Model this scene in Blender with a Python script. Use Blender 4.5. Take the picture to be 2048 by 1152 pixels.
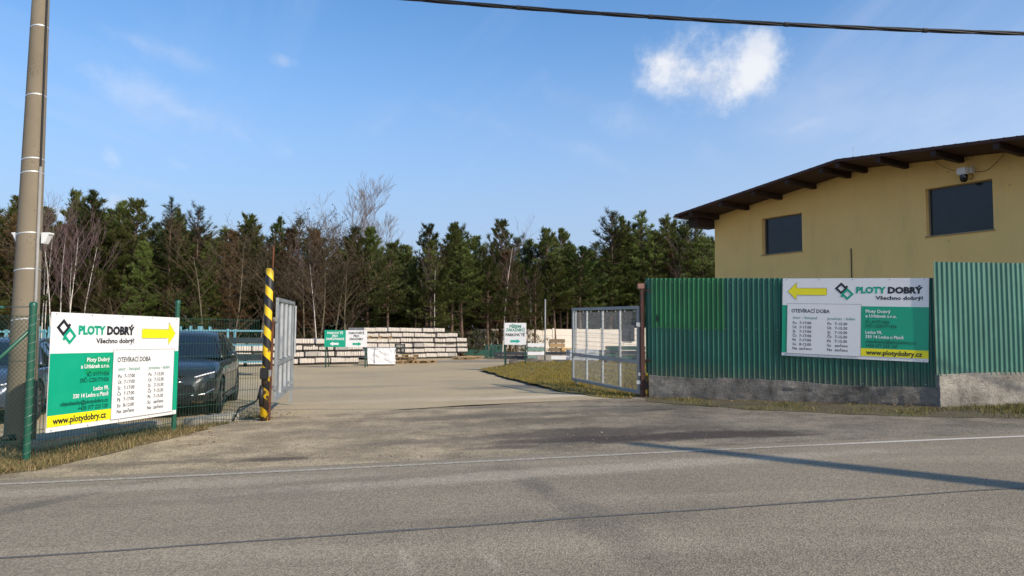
import bpy, bmesh, math, random
from mathutils import Vector, Matrix, noise
from mathutils.geometry import delaunay_2d_cdt
R = math.radians
sc = bpy.context.scene
C = bpy.context.collection
for o in list(bpy.data.objects): bpy.data.objects.remove(o)

# ------------------------------------------------------------------ camera
EYE = Vector((0, 0, 1.5)); FOC = 1500.0
cam = bpy.data.cameras.new('camera'); camo = bpy.data.objects.new('camera', cam); C.objects.link(camo)
CM = Matrix.Rotation(R(90 + 3.66), 3, 'X') @ Matrix.Rotation(R(0.4), 3, 'Z')
camo.matrix_world = Matrix.Translation(EYE) @ CM.to_4x4()
cam.sensor_width = 36; cam.lens = 36 * FOC / 2048; cam.clip_end = 3000; cam.clip_start = .05
sc.camera = camo
# ------------------------------------------------------------------ light
SUN_AZ, SUN_EL = 40.0, 36.0          # sun stands to the right of the view, a little behind the camera
SUN = Vector((math.cos(R(SUN_AZ)) * math.cos(R(SUN_EL)), -math.sin(R(SUN_AZ)) * math.cos(R(SUN_EL)), math.sin(R(SUN_EL))))
sl = bpy.data.lights.new('sun', 'SUN'); sl.energy = 3.25; sl.angle = R(0.8); sl.color = (1, .88, .72)
so = bpy.data.objects.new('sun', sl); C.objects.link(so); so.rotation_euler = SUN.to_track_quat('Z', 'Y').to_euler(); so.location = SUN * 60
w = bpy.data.worlds.new('World'); sc.world = w; w.use_nodes = True
wn = w.node_tree; wn.nodes.clear(); WL = wn.links
def N(nt, t, **kw):
    n = nt.nodes.new(t)
    for k, v in kw.items():
        if k.startswith('i_'):
            key = k[2:]; key = int(key) if key.isdigit() else key
            n.inputs[key].default_value = v
        else: setattr(n, k, v)
    return n
sky = N(wn, 'ShaderNodeTexSky', sky_type='NISHITA', sun_disc=False, sun_elevation=R(SUN_EL), sun_rotation=R(90 + SUN_AZ), altitude=380, air_density=1.0, dust_density=.15, ozone_density=2.2)
bg = N(wn, 'ShaderNodeBackground', i_Strength=.15)
wo = N(wn, 'ShaderNodeOutputWorld')
tc = N(wn, 'ShaderNodeTexCoord')
def wmath(op, a, b=None, c=None):
    n = N(wn, 'ShaderNodeMath', operation=op)
    for i, x in enumerate((a, b, c)):
        if x is None: continue
        if isinstance(x, (int, float)): n.inputs[i].default_value = x
        else: WL.new(x, n.inputs[i])
    return n.outputs[0]
def wramp(x, lo, hi, smooth=True):
    n = N(wn, 'ShaderNodeMapRange', interpolation_type='SMOOTHSTEP' if smooth else 'LINEAR', i_1=lo, i_2=hi)
    WL.new(x, n.inputs[0]); return n.outputs[0]
def wdot(v):
    n = N(wn, 'ShaderNodeVectorMath', operation='DOT_PRODUCT'); WL.new(tc.outputs['Generated'], n.inputs[0]); n.inputs[1].default_value = v
    return n.outputs['Value']
sep = N(wn, 'ShaderNodeSeparateXYZ'); WL.new(tc.outputs['Generated'], sep.inputs[0])
# high thin cirrus over the whole dome: noise on the plane of the sky, drawn out one way
zz = wmath('ADD', wmath('MAXIMUM', sep.outputs[2], 0.0), .12)
cmb = N(wn, 'ShaderNodeCombineXYZ'); WL.new(wmath('DIVIDE', sep.outputs[0], zz), cmb.inputs[0]); WL.new(wmath('DIVIDE', sep.outputs[1], zz), cmb.inputs[1])
mp = N(wn, 'ShaderNodeMapping'); mp.inputs['Rotation'].default_value = (0, 0, R(38)); mp.inputs['Scale'].default_value = (1.1, .5, 1); mp.inputs['Location'].default_value = (1.2, 2.6, 0)
WL.new(cmb.outputs[0], mp.inputs[0])
n1 = N(wn, 'ShaderNodeTexNoise', i_Scale=.8, i_Detail=9, i_Roughness=.6, i_Distortion=1.2); WL.new(mp.outputs[0], n1.inputs['Vector'])
cirrus = wmath('MULTIPLY', wramp(n1.outputs[0], .50, .80), .42)
haze = wmath('MULTIPLY', wramp(sep.outputs[2], .44, -.02), .94)          # paler air near the horizon, all round
# small fair-weather clouds: puffs of noise round a few directions
n2 = N(wn, 'ShaderNodeTexNoise', i_Scale=12, i_Detail=10, i_Roughness=.66); WL.new(tc.outputs['Generated'], n2.inputs['Vector'])
def puff(px, py, sx, sy, strength, rot=0., wisp=2.75, soft=1.15):
    d = (CM @ Vector(((px - 1024) / FOC, -(py - 576) / FOC, -1))).normalized()
    r = Vector((d.y, -d.x, 0)).normalized(); u = r.cross(d)
    r, u = r * math.cos(rot) + u * math.sin(rot), u * math.cos(rot) - r * math.sin(rot)
    a = wmath('DIVIDE', wdot(r), sx); b = wmath('DIVIDE', wdot(u), sy)
    rr = wmath('SQRT', wmath('ADD', wmath('MULTIPLY', a, a), wmath('MULTIPLY', b, b)))
    front = wmath('GREATER_THAN', wdot(d), .5)
    v = wmath('ADD', wmath('SUBTRACT', 1.0, rr), wmath('MULTIPLY', wmath('SUBTRACT', n2.outputs[0], .5), wisp))
    return wmath('MULTIPLY', wmath('MULTIPLY', wramp(v, .0, soft), strength), front)
clouds = [puff(1418, 158, .075, .06, .9), puff(1338, 128, .060, .052, .92), puff(1385, 150, .066, .045, .90), puff(1450, 165, .072, .042, .90), puff(1500, 145, .048, .046, .90), puff(1520, 108, .028, .034, .8), puff(238, 408, .036, .018, .40), puff(225, 316, .016, .011, .22, R(-50), 3.6), puff(330, 205, .19, .022, .26, R(-17), 3.2, 1.7), puff(270, 80, .15, .016, .20, R(-12), 3.4, 1.7), puff(470, 262, .05, .016, .22, R(-25), 3.2, 1.6), puff(1060, 270, .20, .02, .16, R(-17), 3.2, 1.7), puff(1250, 235, .14, .03, .14, R(-20), 3.4, 1.7), puff(1610, 250, .03, .007, .2, R(20), 3.2),
          puff(565, 120, .030, .011, .22, R(-12), 3.8), puff(350, 322, .022, .010, .14, R(-25), 3.8), puff(-900, 300, .1, .05, .8), puff(3300, 330, .12, .05, .8), puff(130, 425, .06, .01, .4)]
tot = clouds[0]
for c_ in clouds[1:]: tot = wmath('MAXIMUM', tot, c_)
m0 = N(wn, 'ShaderNodeMix', data_type='RGBA'); WL.new(haze, m0.inputs[0]); 
cs = wmath('POWER', wmath('MULTIPLY_ADD', wdot(SUN), .5, .5), 4.0)      # hazy air scatters forward: it glows towards the sun
mh = N(wn, 'ShaderNodeMix', data_type='RGBA'); WL.new(cs, mh.inputs[0]); mh.inputs[6].default_value = (1.65, 1.98, 2.82, 1); mh.inputs[7].default_value = (22, 19, 15, 1); WL.new(mh.outputs[2], m0.inputs[7])
m1 = N(wn, 'ShaderNodeMix', data_type='RGBA'); WL.new(cirrus, m1.inputs[0]); 
hsv = N(wn, 'ShaderNodeHueSaturation', i_Saturation=1.2, i_Value=.95); WL.new(sky.outputs[0], hsv.inputs['Color'])
WL.new(hsv.outputs[0], m0.inputs[6]); WL.new(m0.outputs[2], m1.inputs[6]); m1.inputs[7].default_value = (3.1, 3.45, 4.3, 1)
m2 = N(wn, 'ShaderNodeMix', data_type='RGBA'); WL.new(tot, m2.inputs[0]); WL.new(m1.outputs[2], m2.inputs[6]); 
mc = N(wn, 'ShaderNodeMix', data_type='RGBA'); WL.new(wramp(n2.outputs[0], .38, .62), mc.inputs[0]); mc.inputs[6].default_value = (3.1, 3.4, 4.0, 1); mc.inputs[7].default_value = (4.4, 4.45, 4.6, 1); WL.new(mc.outputs[2], m2.inputs[7])
WL.new(m2.outputs[2], bg.inputs[0]); WL.new(bg.outputs[0], wo.inputs[0])
vs = sc.view_settings; vs.view_transform = 'Standard'; vs.look = 'None'; vs.exposure = 0.5; vs.gamma = 1; vs.use_curve_mapping = False

# ------------------------------------------------------------------ places
def ray(px, py): return (CM @ Vector(((px - 1024) / FOC, -(py - 576) / FOC, -1)))
def at(px, py, Y):
    d = ray(px, py); return EYE + d * (Y / d.y)
def smooth(a, b, x):
    t = min(1, max(0, (x - a) / (b - a))); return t * t * (3 - 2 * t)
def g(x, y):
    """height of the ground: it rises gently towards the right-hand side of the road"""
    xs = 10 * math.tanh(x / 10) if abs(x) < 60 else math.copysign(10, x)
    return .05 + .031 * xs * (1 - .7 * smooth(17, 36, y)) + .005 * min(y, 20) - .0 * y
def gp(px, py):
    d = ray(px, py); z = 0.0
    for _ in range(30):
        p = EYE + d * ((z - EYE.z) / d.z); z = g(p.x, p.y)
    return p
def G(x, y, dz=0): return Vector((x, y, g(x, y) + dz))

# ------------------------------------------------------------------ materials
MATS = {}
def newmat(name):
    m = bpy.data.materials.new(name); m.use_nodes = True; nt = m.node_tree
    return m, nt, nt.nodes['Principled BSDF']
def col(c): return (c[0], c[1], c[2], 1)
def ramp(nt, x, stops):
    r = nt.nodes.new('ShaderNodeValToRGB'); e = r.color_ramp.elements
    while len(e) < len(stops): e.new(.5)
    for i, (p, c) in enumerate(stops): e[i].position = p; e[i].color = col(c)
    nt.links.new(x, r.inputs[0]); return r.outputs[0]
def noisetex(nt, scale, detail=4, rough=.55, vec=None, stretch=None, coord='Object'):
    t = nt.nodes.new('ShaderNodeTexCoord'); src = t.outputs[coord]
    if stretch:
        m = nt.nodes.new('ShaderNodeMapping'); m.inputs['Scale'].default_value = stretch[:3]
        if len(stretch) > 3: m.inputs['Rotation'].default_value = (0, 0, stretch[3])
        nt.links.new(src, m.inputs[0]); src = m.outputs[0]
    n = nt.nodes.new('ShaderNodeTexNoise'); n.inputs['Scale'].default_value = scale; n.inputs['Detail'].default_value = detail; n.inputs['Roughness'].default_value = rough
    nt.links.new(src, n.inputs['Vector']); return n.outputs[0]
def mixc(nt, f, a, b, mode='MIX'):
    m = nt.nodes.new('ShaderNodeMix'); m.data_type = 'RGBA'; m.blend_type = mode
    for s, x in ((0, f), (6, a), (7, b)):
        if hasattr(x, 'is_linked') or hasattr(x, 'links'): nt.links.new(x, m.inputs[s])
        else: m.inputs[s].default_value = x if s == 0 else col(x)
    return m.outputs[2]
def maprange(nt, x, lo, hi, a=0., b=1.):
    n = nt.nodes.new('ShaderNodeMapRange'); n.interpolation_type = 'SMOOTHSTEP'
    for i, v in enumerate((lo, hi, a, b)): n.inputs[i + 1].default_value = v
    nt.links.new(x, n.inputs[0]); return n.outputs[0]
def bump(nt, b, h, strength, dist):
    n = nt.nodes.new('ShaderNodeBump'); n.inputs['Strength'].default_value = strength; n.inputs['Distance'].default_value = dist
    nt.links.new(h, n.inputs['Height']); nt.links.new(n.outputs[0], b.inputs['Normal'])
def simple(name, c, rough=.6, metal=0., var=.12, scale=6., bmp=0., coat=0., spec=.5):
    """paint, metal, wood ...: a base colour with a little uneven dirt and roughness"""
    if name in MATS: return MATS[name]
    m, nt, b = newmat(name)
    f = noisetex(nt, scale, 6)
    d = tuple(x * (1 - var) for x in c); l = tuple(min(1, x * (1 + var)) for x in c)
    nt.links.new(ramp(nt, f, [(.3, d), (.7, l)]), b.inputs['Base Color'])
    nt.links.new(maprange(nt, f, .3, .7, max(.02, rough - .06), min(1, rough + .08)), b.inputs['Roughness'])
    b.inputs['Metallic'].default_value = metal; b.inputs['Coat Weight'].default_value = coat; b.inputs['Specular IOR Level'].default_value = spec
    if bmp: bump(nt, b, noisetex(nt, scale * 8, 5), .6, bmp)
    MATS[name] = m; return m
def ellipse_mask(nt, x, y, rx, ry, rot, soft=.5, wob=1.0):
    t = nt.nodes.new('ShaderNodeTexCoord'); m = nt.nodes.new('ShaderNodeMapping'); m.vector_type = 'TEXTURE'
    m.inputs['Location'].default_value = (x, y, 0); m.inputs['Rotation'].default_value = (0, 0, rot); m.inputs['Scale'].default_value = (rx, ry, 1000)
    nt.links.new(t.outputs['Object'], m.inputs[0])
    l = nt.nodes.new('ShaderNodeVectorMath'); l.operation = 'LENGTH'; nt.links.new(m.outputs[0], l.inputs[0])
    a = nt.nodes.new('ShaderNodeMath'); a.operation = 'MULTIPLY_ADD'; nt.links.new(noisetex(nt, 2.2, 8, .7), a.inputs[0]); a.inputs[1].default_value = 2.2 * wob; a.inputs[2].default_value = -1.1 * wob
    s = nt.nodes.new('ShaderNodeMath'); s.operation = 'ADD'; nt.links.new(l.outputs['Value'], s.inputs[0]); nt.links.new(a.outputs[0], s.inputs[1])
    return maprange(nt, s.outputs[0], 1 + soft, 1 - soft)
def nmax(nt, xs):
    o = xs[0]
    for x in xs[1:]:
        n = nt.nodes.new('ShaderNodeMath'); n.operation = 'MAXIMUM'; nt.links.new(o, n.inputs[0]); nt.links.new(x, n.inputs[1]); o = n.outputs[0]
    return o
ROAD_A = R(8.6)
def asphalt(name, c0, c1, grain=(.55, 1.5), sand=None, stains=(), streak=True, bmp=.006, mottled=False):
    m, nt, b = newmat(name)
    big = noisetex(nt, .55, 5, .6); basec = ramp(nt, big, [(.3, c0), (.72, c1)])
    if streak:   # wheel tracks and patches of wear drawn out along the road
        st = noisetex(nt, 1.0, 4, .5, stretch=(.10, 1.1, 1, -ROAD_A))
        basec = mixc(nt, maprange(nt, st, .42, .68, 0, .5), basec, tuple(x * 1.32 for x in c1))
        st2 = noisetex(nt, 1.7, 5, .6, stretch=(.12, .9, 1, -ROAD_A))
        basec = mixc(nt, maprange(nt, st2, .54, .72, 0, .4), basec, tuple(x * .72 for x in c0))
    if mottled:
        mt = maprange(nt, noisetex(nt, 1.3, 9, .72), .36, .66, .68, 1.22); mv = nt.nodes.new('ShaderNodeVectorMath'); mv.operation = 'SCALE'
    if sand:
        sm, sc_ = sand(nt); basec = mixc(nt, sm, basec, sc_)
    if mottled: nt.links.new(basec, mv.inputs[0]); nt.links.new(mt, mv.inputs['Scale']); basec = mv.outputs[0]
    for (x, y, rx, ry, rot, c, k) in stains:
        f = ellipse_mask(nt, x, y, rx, ry, rot)
        mm = nt.nodes.new('ShaderNodeMath'); mm.operation = 'MULTIPLY'; nt.links.new(f, mm.inputs[0]); mm.inputs[1].default_value = k
        basec = mixc(nt, mm.outputs[0], basec, c)
    v = nt.nodes.new('ShaderNodeTexVoronoi'); v.inputs['Scale'].default_value = 85; t = nt.nodes.new('ShaderNodeTexCoord'); nt.links.new(t.outputs['Object'], v.inputs['Vector'])
    sp = nt.nodes.new('ShaderNodeSeparateColor'); nt.links.new(v.outputs['Color'], sp.inputs[0])
    gr = maprange(nt, sp.outputs[0], 0, 1, grain[0], grain[1])
    hs = nt.nodes.new('ShaderNodeVectorMath'); hs.operation = 'SCALE'; nt.links.new(basec, hs.inputs[0]); nt.links.new(gr, hs.inputs['Scale'])
    nt.links.new(hs.outputs[0], b.inputs['Base Color']); b.inputs['Roughness'].default_value = .82; b.inputs['Specular IOR Level'].default_value = .35
    ad = nt.nodes.new('ShaderNodeMath'); ad.operation = 'ADD'; nt.links.new(v.outputs['Distance'], ad.inputs[0]); nt.links.new(noisetex(nt, 7, 5), ad.inputs[1])
    bump(nt, b, ad.outputs[0], .7, bmp)
    return m

# ------------------------------------------------------------------ mesh helpers
def mesh(name, verts, faces, mats=(), parent=None, mi=None, smooth_=False):
    me = bpy.data.meshes.new(name); me.from_pydata([tuple(v) for v in verts], [], faces)
    for m in (mats if isinstance(mats, (list, tuple)) else [mats]): me.materials.append(m)
    if mi: me.polygons.foreach_set('material_index', mi)
    if smooth_: me.polygons.foreach_set('use_smooth', [True] * len(me.polygons))
    me.update(); o = bpy.data.objects.new(name, me); C.objects.link(o)
    if parent is not None: o.parent = parent
    return o
def tag(o, label, cat, group=None):
    o['label'] = label; o['category'] = cat
    if group: o['group'] = group
    return o
def thing(name, label, cat, loc=(0, 0, 0), rz=0., group=None):
    o = bpy.data.objects.new(name, None); C.objects.link(o); o.empty_display_size = .2
    o.location = loc; o.rotation_euler = (0, 0, rz); return tag(o, label, cat, group)
def kind(o, k): o['kind'] = k; return o
def dup(root, loc, rz, label=None, sca=None, group=None, cat=None):
    r = root.copy(); C.objects.link(r); r.location = loc; r.rotation_euler = (0, 0, rz)
    if sca: r.scale = sca
    if label: r['label'] = label
    if group: r['group'] = group
    if cat: r['category'] = cat
    for ch in list(root.children):
        c = ch.copy(); C.objects.link(c); c.parent = r
        for gch in list(ch.children):
            d = gch.copy(); C.objects.link(d); d.parent = c
    return r
class MB:
    """collects boxes, tubes and sheets of one part"""
    def __init__(s): s.v = []; s.f = []; s.m = []
    def add(s, vs_, fs, mi=0):
        n = len(s.v); s.v += [Vector(v) for v in vs_]; s.f += [tuple(i + n for i in f) for f in fs]; s.m += [mi] * len(fs); return s
    def box(s, a, b, mi=0, M=None):
        x0, y0, z0 = a; x1, y1, z1 = b
        vs_ = [Vector(p) for p in ((x0, y0, z0), (x1, y0, z0), (x1, y1, z0), (x0, y1, z0), (x0, y0, z1), (x1, y0, z1), (x1, y1, z1), (x0, y1, z1))]
        if M is not None: vs_ = [M @ v for v in vs_]
        return s.add(vs_, [(3, 2, 1, 0), (4, 5, 6, 7), (0, 1, 5, 4), (1, 2, 6, 5), (2, 3, 7, 6), (3, 0, 4, 7)], mi)
    def bar(s, p, q, w_, h_=None, up=(0, 0, 1), mi=0):
        """a square bar from p to q"""
        p, q = Vector(p), Vector(q); h_ = h_ or w_; d = (q - p).normalized(); u = Vector(up)
        if abs(d.dot(u)) > .98: u = Vector((0, 1, 0)) if abs(d.y) < .9 else Vector((1, 0, 0))
        a = d.cross(u).normalized() * (w_ / 2); b = a.cross(d).normalized() * (h_ / 2)
        vs_ = [p - a - b, p + a - b, p + a + b, p - a + b, q - a - b, q + a - b, q + a + b, q - a + b]
        return s.add(vs_, [(3, 2, 1, 0), (4, 5, 6, 7), (0, 1, 5, 4), (1, 2, 6, 5), (2, 3, 7, 6), (3, 0, 4, 7)], mi)
    def tube(s, pts, rad, n=8, mi=0, cap=True):
        pts = [Vector(p) for p in pts]; rs = rad if isinstance(rad, (list, tuple)) else [rad] * len(pts)
        vs_ = []; fs = []; up = None
        for i, p in enumerate(pts):
            d = (pts[min(i + 1, len(pts) - 1)] - pts[max(i - 1, 0)]).normalized()
            if up is None: up = Vector((0, 0, 1)) if abs(d.z) < .9 else Vector((1, 0, 0))
            a = d.cross(up).normalized(); up = a.cross(d).normalized()
            for k in range(n):
                t = 2 * math.pi * k / n; vs_.append(p + (a * math.cos(t) + up * math.sin(t)) * rs[i])
        for i in range(len(pts) - 1):
            for k in range(n):
                k2 = (k + 1) % n; fs.append((i * n + k, i * n + k2, (i + 1) * n + k2, (i + 1) * n + k))
        if cap: fs.append(tuple(range(n - 1, -1, -1))); fs.append(tuple((len(pts) - 1) * n + k for k in range(n)))
        return s.add(vs_, fs, mi)
    def lathe(s, prof, M=None, n=20, mi=0):
        """prof: (radius, height) pairs turned about local z"""
        vs_ = []; fs = []
        for r, z in prof:
            for k in range(n):
                t = 2 * math.pi * k / n; v = Vector((r * math.cos(t), r * math.sin(t), z)); vs_.append(M @ v if M is not None else v)
        for i in range(len(prof) - 1):
            for k in range(n): k2 = (k + 1) % n; fs.append((i * n + k, i * n + k2, (i + 1) * n + k2, (i + 1) * n + k))
        return s.add(vs_, fs, mi)
    def prism(s, poly, a, b, M=None, mi=0):
        """poly (x, z) pushed along y from a to b"""
        n = len(poly); vs_ = [Vector((x, a, z)) for x, z in poly] + [Vector((x, b, z)) for x, z in poly]
        if M is not None: vs_ = [M @ v for v in vs_]
        return s.add(vs_, [tuple(range(n)), tuple(range(2 * n - 1, n - 1, -1))] + [(i, i + n, (i + 1) % n + n, (i + 1) % n) for i in range(n)], mi)
    def build(s, name, mats, parent=None, smooth_=False, bevel=0):
        o = mesh(name, s.v, s.f, mats, parent, s.m, smooth_)
        bm = bmesh.new(); bm.from_mesh(o.data)
        if bevel: bmesh.ops.bevel(bm, geom=bm.edges[:], offset=bevel, segments=2, affect='EDGES', clamp_overlap=True)
        bmesh.ops.recalc_face_normals(bm, faces=bm.faces); bm.to_mesh(o.data); bm.free()
        return o
def sheet(name, poly, step, dz, m, hf=None, rough=0.0, seed=1, jag=0.0, grid=None):
    """a piece of ground with the outline poly that follows the lie of the land"""
    rnd = random.Random(seed); bd = []
    for i, p in enumerate(poly):
        p = Vector(p[:2]); q = Vector(poly[(i + 1) % len(poly)][:2]); n = max(1, int((q - p).length / step))
        for k in range(n):
            v = p.lerp(q, k / n)
            if jag: v += Vector((noise.noise((v.x * 2.3, v.y * 2.3, seed)), noise.noise((v.x * 2.3, v.y * 2.3, seed + 9)))) * jag + Vector((noise.noise((v.x * 9, v.y * 9, seed)), noise.noise((v.x * 9, v.y * 9, seed + 5)))) * jag * .4
            bd.append(v)
    nb = len(bd); xs = [v.x for v in bd]; ys = [v.y for v in bd]; pts = list(bd)
    gs = grid or step
    def inside(x, y):
        c = False; j = nb - 1
        for i in range(nb):
            a, b = bd[i], bd[j]
            if (a.y > y) != (b.y > y) and x < (b.x - a.x) * (y - a.y) / (b.y - a.y) + a.x: c = not c
            j = i
        return c
    y = min(ys) + gs / 2
    while y < max(ys):
        x = min(xs) + gs / 2
        while x < max(xs):
            if inside(x, y): pts.append(Vector((x + rnd.uniform(-.2, .2) * gs, y + rnd.uniform(-.2, .2) * gs)))
            x += gs
        y += gs
    vs_, _, fs, *_r = delaunay_2d_cdt(pts, [], [list(range(nb))], 1, 1e-5)
    hf = hf or g
    V = [Vector((v.x, v.y, hf(v.x, v.y) + dz + (noise.noise((v.x * 3, v.y * 3, 0)) * rough if rough else 0))) for v in vs_]
    F = []
    for f in fs:
        a, b, c = [V[i] for i in f[:3]]
        F.append(tuple(f) if (b - a).cross(c - a).z > 0 else tuple(reversed(f)))
    o = mesh(name, V, F, m, smooth_=True); o['kind'] = 'structure'; o.data['outline'] = 1
    return o
# ------------------------------------------------------------------ ground, road, yard
rd = Vector((math.cos(ROAD_A), math.sin(ROAD_A), 0)); rn = Vector((-rd.y, rd.x, 0))
L0 = Vector((0, 8.62, 0))                      # a point of the white edge line
def rp(s, t): return L0 + rd * s + rn * t      # road frame: s along, t across (t > 0 is the yard side)
def tm(x0, y0, x1, y1, wd, k):
    """a tyre mark (k > 0: rubber) or a polished, dusty streak (k < 0) between two places on the road"""
    a, b = gp(x0, y0), gp(x1, y1); d = b - a
    return ((a.x + b.x) / 2, (a.y + b.y) / 2, max(.2, d.xy.length / 2), wd, math.atan2(d.y, d.x), (.10, .088, .068) if k > 0 else (.40, .34, .25), abs(k))
M_soil = asphalt('forest_soil', (.045, .035, .022), (.085, .065, .04), (.6, 1.4), streak=False, bmp=.02)
M_road = asphalt('road_asphalt', (.215, .178, .122), (.272, .226, .157), (.70, 1.32), stains=[
    tm(1010, 925, 1120, 1010, .16, .30), tm(1130, 1000, 1330, 1130, .20, .34), tm(1060, 960, 1100, 990, .12, .35), tm(20, 1022, 330, 952, .14, .40), tm(-60, 1040, 100, 1002, .16, .30), tm(250, 1010, 1000, 940, .30, .22), tm(600, 1075, 1500, 1010, .35, .18), tm(1400, 1110, 2040, 1060, .3, .2),
    tm(800, 1100, 830, 1150, .05, -.4), tm(970, 1105, 1000, 1140, .04, -.5), tm(500, 985, 1700, 905, .22, -.6), tm(-200, 1000, 700, 950, .2, -.5)])
def apron_sand(nt):
    t = nt.nodes.new('ShaderNodeTexCoord'); s = nt.nodes.new('ShaderNodeSeparateXYZ'); nt.links.new(t.outputs['Object'], s.inputs[0])
    a = nt.nodes.new('ShaderNodeMath'); a.operation = 'MULTIPLY_ADD'; nt.links.new(noisetex(nt, .8, 6, .6), a.inputs[0]); a.inputs[1].default_value = 7; a.inputs[2].default_value = -3.5
    b = nt.nodes.new('ShaderNodeMath'); b.operation = 'ADD'; nt.links.new(a.outputs[0], b.inputs[0]); nt.links.new(s.outputs[0], b.inputs[1])
    return maprange(nt, b.outputs[0], 3.4, -2.0, 0, .9), (.40, .315, .195)
WET = (.070, .053, .038)
def sp_(px, py, rx, ry, c, k, rot=ROAD_A):
    p = gp(px, py); return (p.x, p.y, rx, ry, rot, c, k)
M_apron = asphalt('driveway_asphalt', (.175, .148, .106), (.255, .215, .155), (.6, 1.42), sand=apron_sand, streak=False, bmp=.014, mottled=True, stains=[
    sp_(1330, 872, 1.6, .36, WET, 1.), sp_(1180, 864, 1.5, .5, WET, .8), sp_(1460, 869, 1.0, .26, WET, 1.), sp_(1560, 871, .5, .1, WET, .8), sp_(1100, 880, .9, .25, WET, .75), sp_(1020, 893, .6, .16, WET, .65), sp_(1060, 842, 1.2, .5, (.10, .083, .05), .65), sp_(1290, 818, 1.1, .5, (.10, .088, .07), .6),
    sp_(1310, 819, .35, .1, WET, .8), sp_(540, 918, .5, .14, WET, .8), sp_(890, 880, 1.4, .25, (.13, .105, .08), .6), sp_(720, 860, 1.5, .3, (.2, .165, .12), .5), sp_(300, 925, 1.2, .15, (.16, .125, .085), .6), sp_(950, 832, 1.8, .35, (.12, .098, .07), .65)])
def yard_sand(nt): return maprange(nt, noisetex(nt, .25, 5, .6), .35, .6, .25, .9), (.46, .36, .21)
M_yard = asphalt('yard_dusty_asphalt', (.32, .26, .165), (.39, .315, .20), (.78, 1.22), sand=yard_sand, streak=False, stains=[
    sp_(960, 722, 5, 1.8, (.2, .185, .16), .7, R(20)), sp_(1060, 772, 1.8, .7, (.19, .165, .125), .75, R(10)), sp_(1090, 792, 2.2, .35, (.60, .49, .34), .8, R(8)), sp_(780, 800, 3.0, .4, (.50, .40, .26), .6, R(8)), sp_(640, 775, 2.5, .4, (.26, .22, .17), .6)])
ringV = []; ringF = []
radii = [0, 3, 6, 9, 12, 15, 18, 22, 26, 30, 36, 44, 55, 70, 100, 180, 400, 1000, 2200]; nseg = 72
for r in radii:
    for k in range(nseg):
        a = 2 * math.pi * k / nseg; x, y = r * math.cos(a), 12 + r * math.sin(a)
        ringV.append((x, y, g(x, y) - .10))
for i in range(len(radii) - 1):
    for k in range(nseg): k2 = (k + 1) % nseg; ringF.append((i * nseg + k, i * nseg + nseg + k, i * nseg + nseg + k2, i * nseg + k2)[::1])
gd = mesh('ground', ringV, ringF, M_soil, smooth_=True); gd['kind'] = 'structure'
road = sheet('road', [rp(-75, .28), rp(-75, -7.2), rp(75, -7.2), rp(75, .28)], .8, 0, M_road, jag=.0)
edgeL = [gp(*p) for p in ((-120, 968), (0, 946), (60, 940), (130, 927), (220, 907), (300, 886), (370, 868), (430, 851), (480, 838), (522, 831))]
edgeR = [gp(*p) for p in ((1296, 804), (1400, 812), (1500, 819), (1600, 823), (1700, 828), (1800, 832), (1900, 834), (2048, 836))]
FA, FB = Vector((2.86, 16.15, 0)), Vector((7.51, 13.32, 0)); fe = (FB - FA).normalized(); fn = Vector((fe.y, -fe.x, 0))   # corrugated fence line, outward normal
TC = Vector((7.46, 13.22, 0)); te = Vector((math.cos(R(10.5)), math.sin(R(10.5)), 0)); tn = Vector((te.y, -te.x, 0))      # tall fence line
far_r = TC + te * 24
apron = sheet('driveway', [rp(-70, .05), rp(75, .05), far_r - tn * .3] + [TC - tn * .2, FA - fn * .3, Vector((-4.2, 14.0, 0))] + [Vector((-4.6, 13.6, 0)), Vector((-8, 9.5, 0)), Vector((-60, 3.5, 0))], .35, -.006, M_apron, rough=.004, jag=.14)
yard = sheet('yard', [(-4.45, 13.72), (-1, 15.35), (2.75, 16.2), (3.2, 16.3), (40, 34), (40, 62), (-60, 62), (-60, 8.5), (-13, 10.2), (-6.9, 10.1)], 1.2, -.010, M_yard)
line_m, lnt, lb = newmat('worn_road_paint')
wear = noisetex(lnt, 24, 8, .8); big = noisetex(lnt, .6, 3)
tcx = lnt.nodes.new('ShaderNodeTexCoord'); sx = lnt.nodes.new('ShaderNodeSeparateXYZ'); lnt.links.new(tcx.outputs['Object'], sx.inputs[0])
worn = maprange(lnt, sx.outputs[0], 3.2, 6.5, .23, -.10)     # paint is fresher beyond the gateway, where no lorries turn
ad = lnt.nodes.new('ShaderNodeMath'); ad.operation = 'SUBTRACT'; lnt.links.new(wear, ad.inputs[0]); lnt.links.new(worn, ad.inputs[1])
lnt.links.new(mixc(lnt, maprange(lnt, ad.outputs[0], .18, .42), (.27, .225, .16), (.54, .495, .41)), lb.inputs['Base Color']); lb.inputs['Roughness'].default_value = .8
sheet('edge_line', [rp(-70, -.05)] + [rp(s, -.05) for s in range(-60, 70, 2)] + [rp(s, .05) for s in range(70, -70, -2)], .35, .004, line_m, jag=.004)
M_tar = simple('tar_seam', (.12, .108, .09), .55, var=.3, scale=20)
q0, q1 = gp(0, 1117), gp(2048, 976); sd = (q1 - q0); sd.z = 0
seam = []; rs = random.Random(4)
for k in range(-40, 121):
    p = q0 + sd * (k / 60); seam.append((p + Vector((0, .035 * noise.noise((p.x * .9, 0, 3)), 0)), .014 + .018 * max(0, noise.noise((p.x * 1.7, 5, 0))) + .006 * rs.random()))
sheet('road_seam', [p - Vector((0, h, 0)) for p, h in seam] + [p + Vector((0, h, 0)) for p, h in reversed(seam)], .3, .004, M_tar, grid=50)
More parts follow.
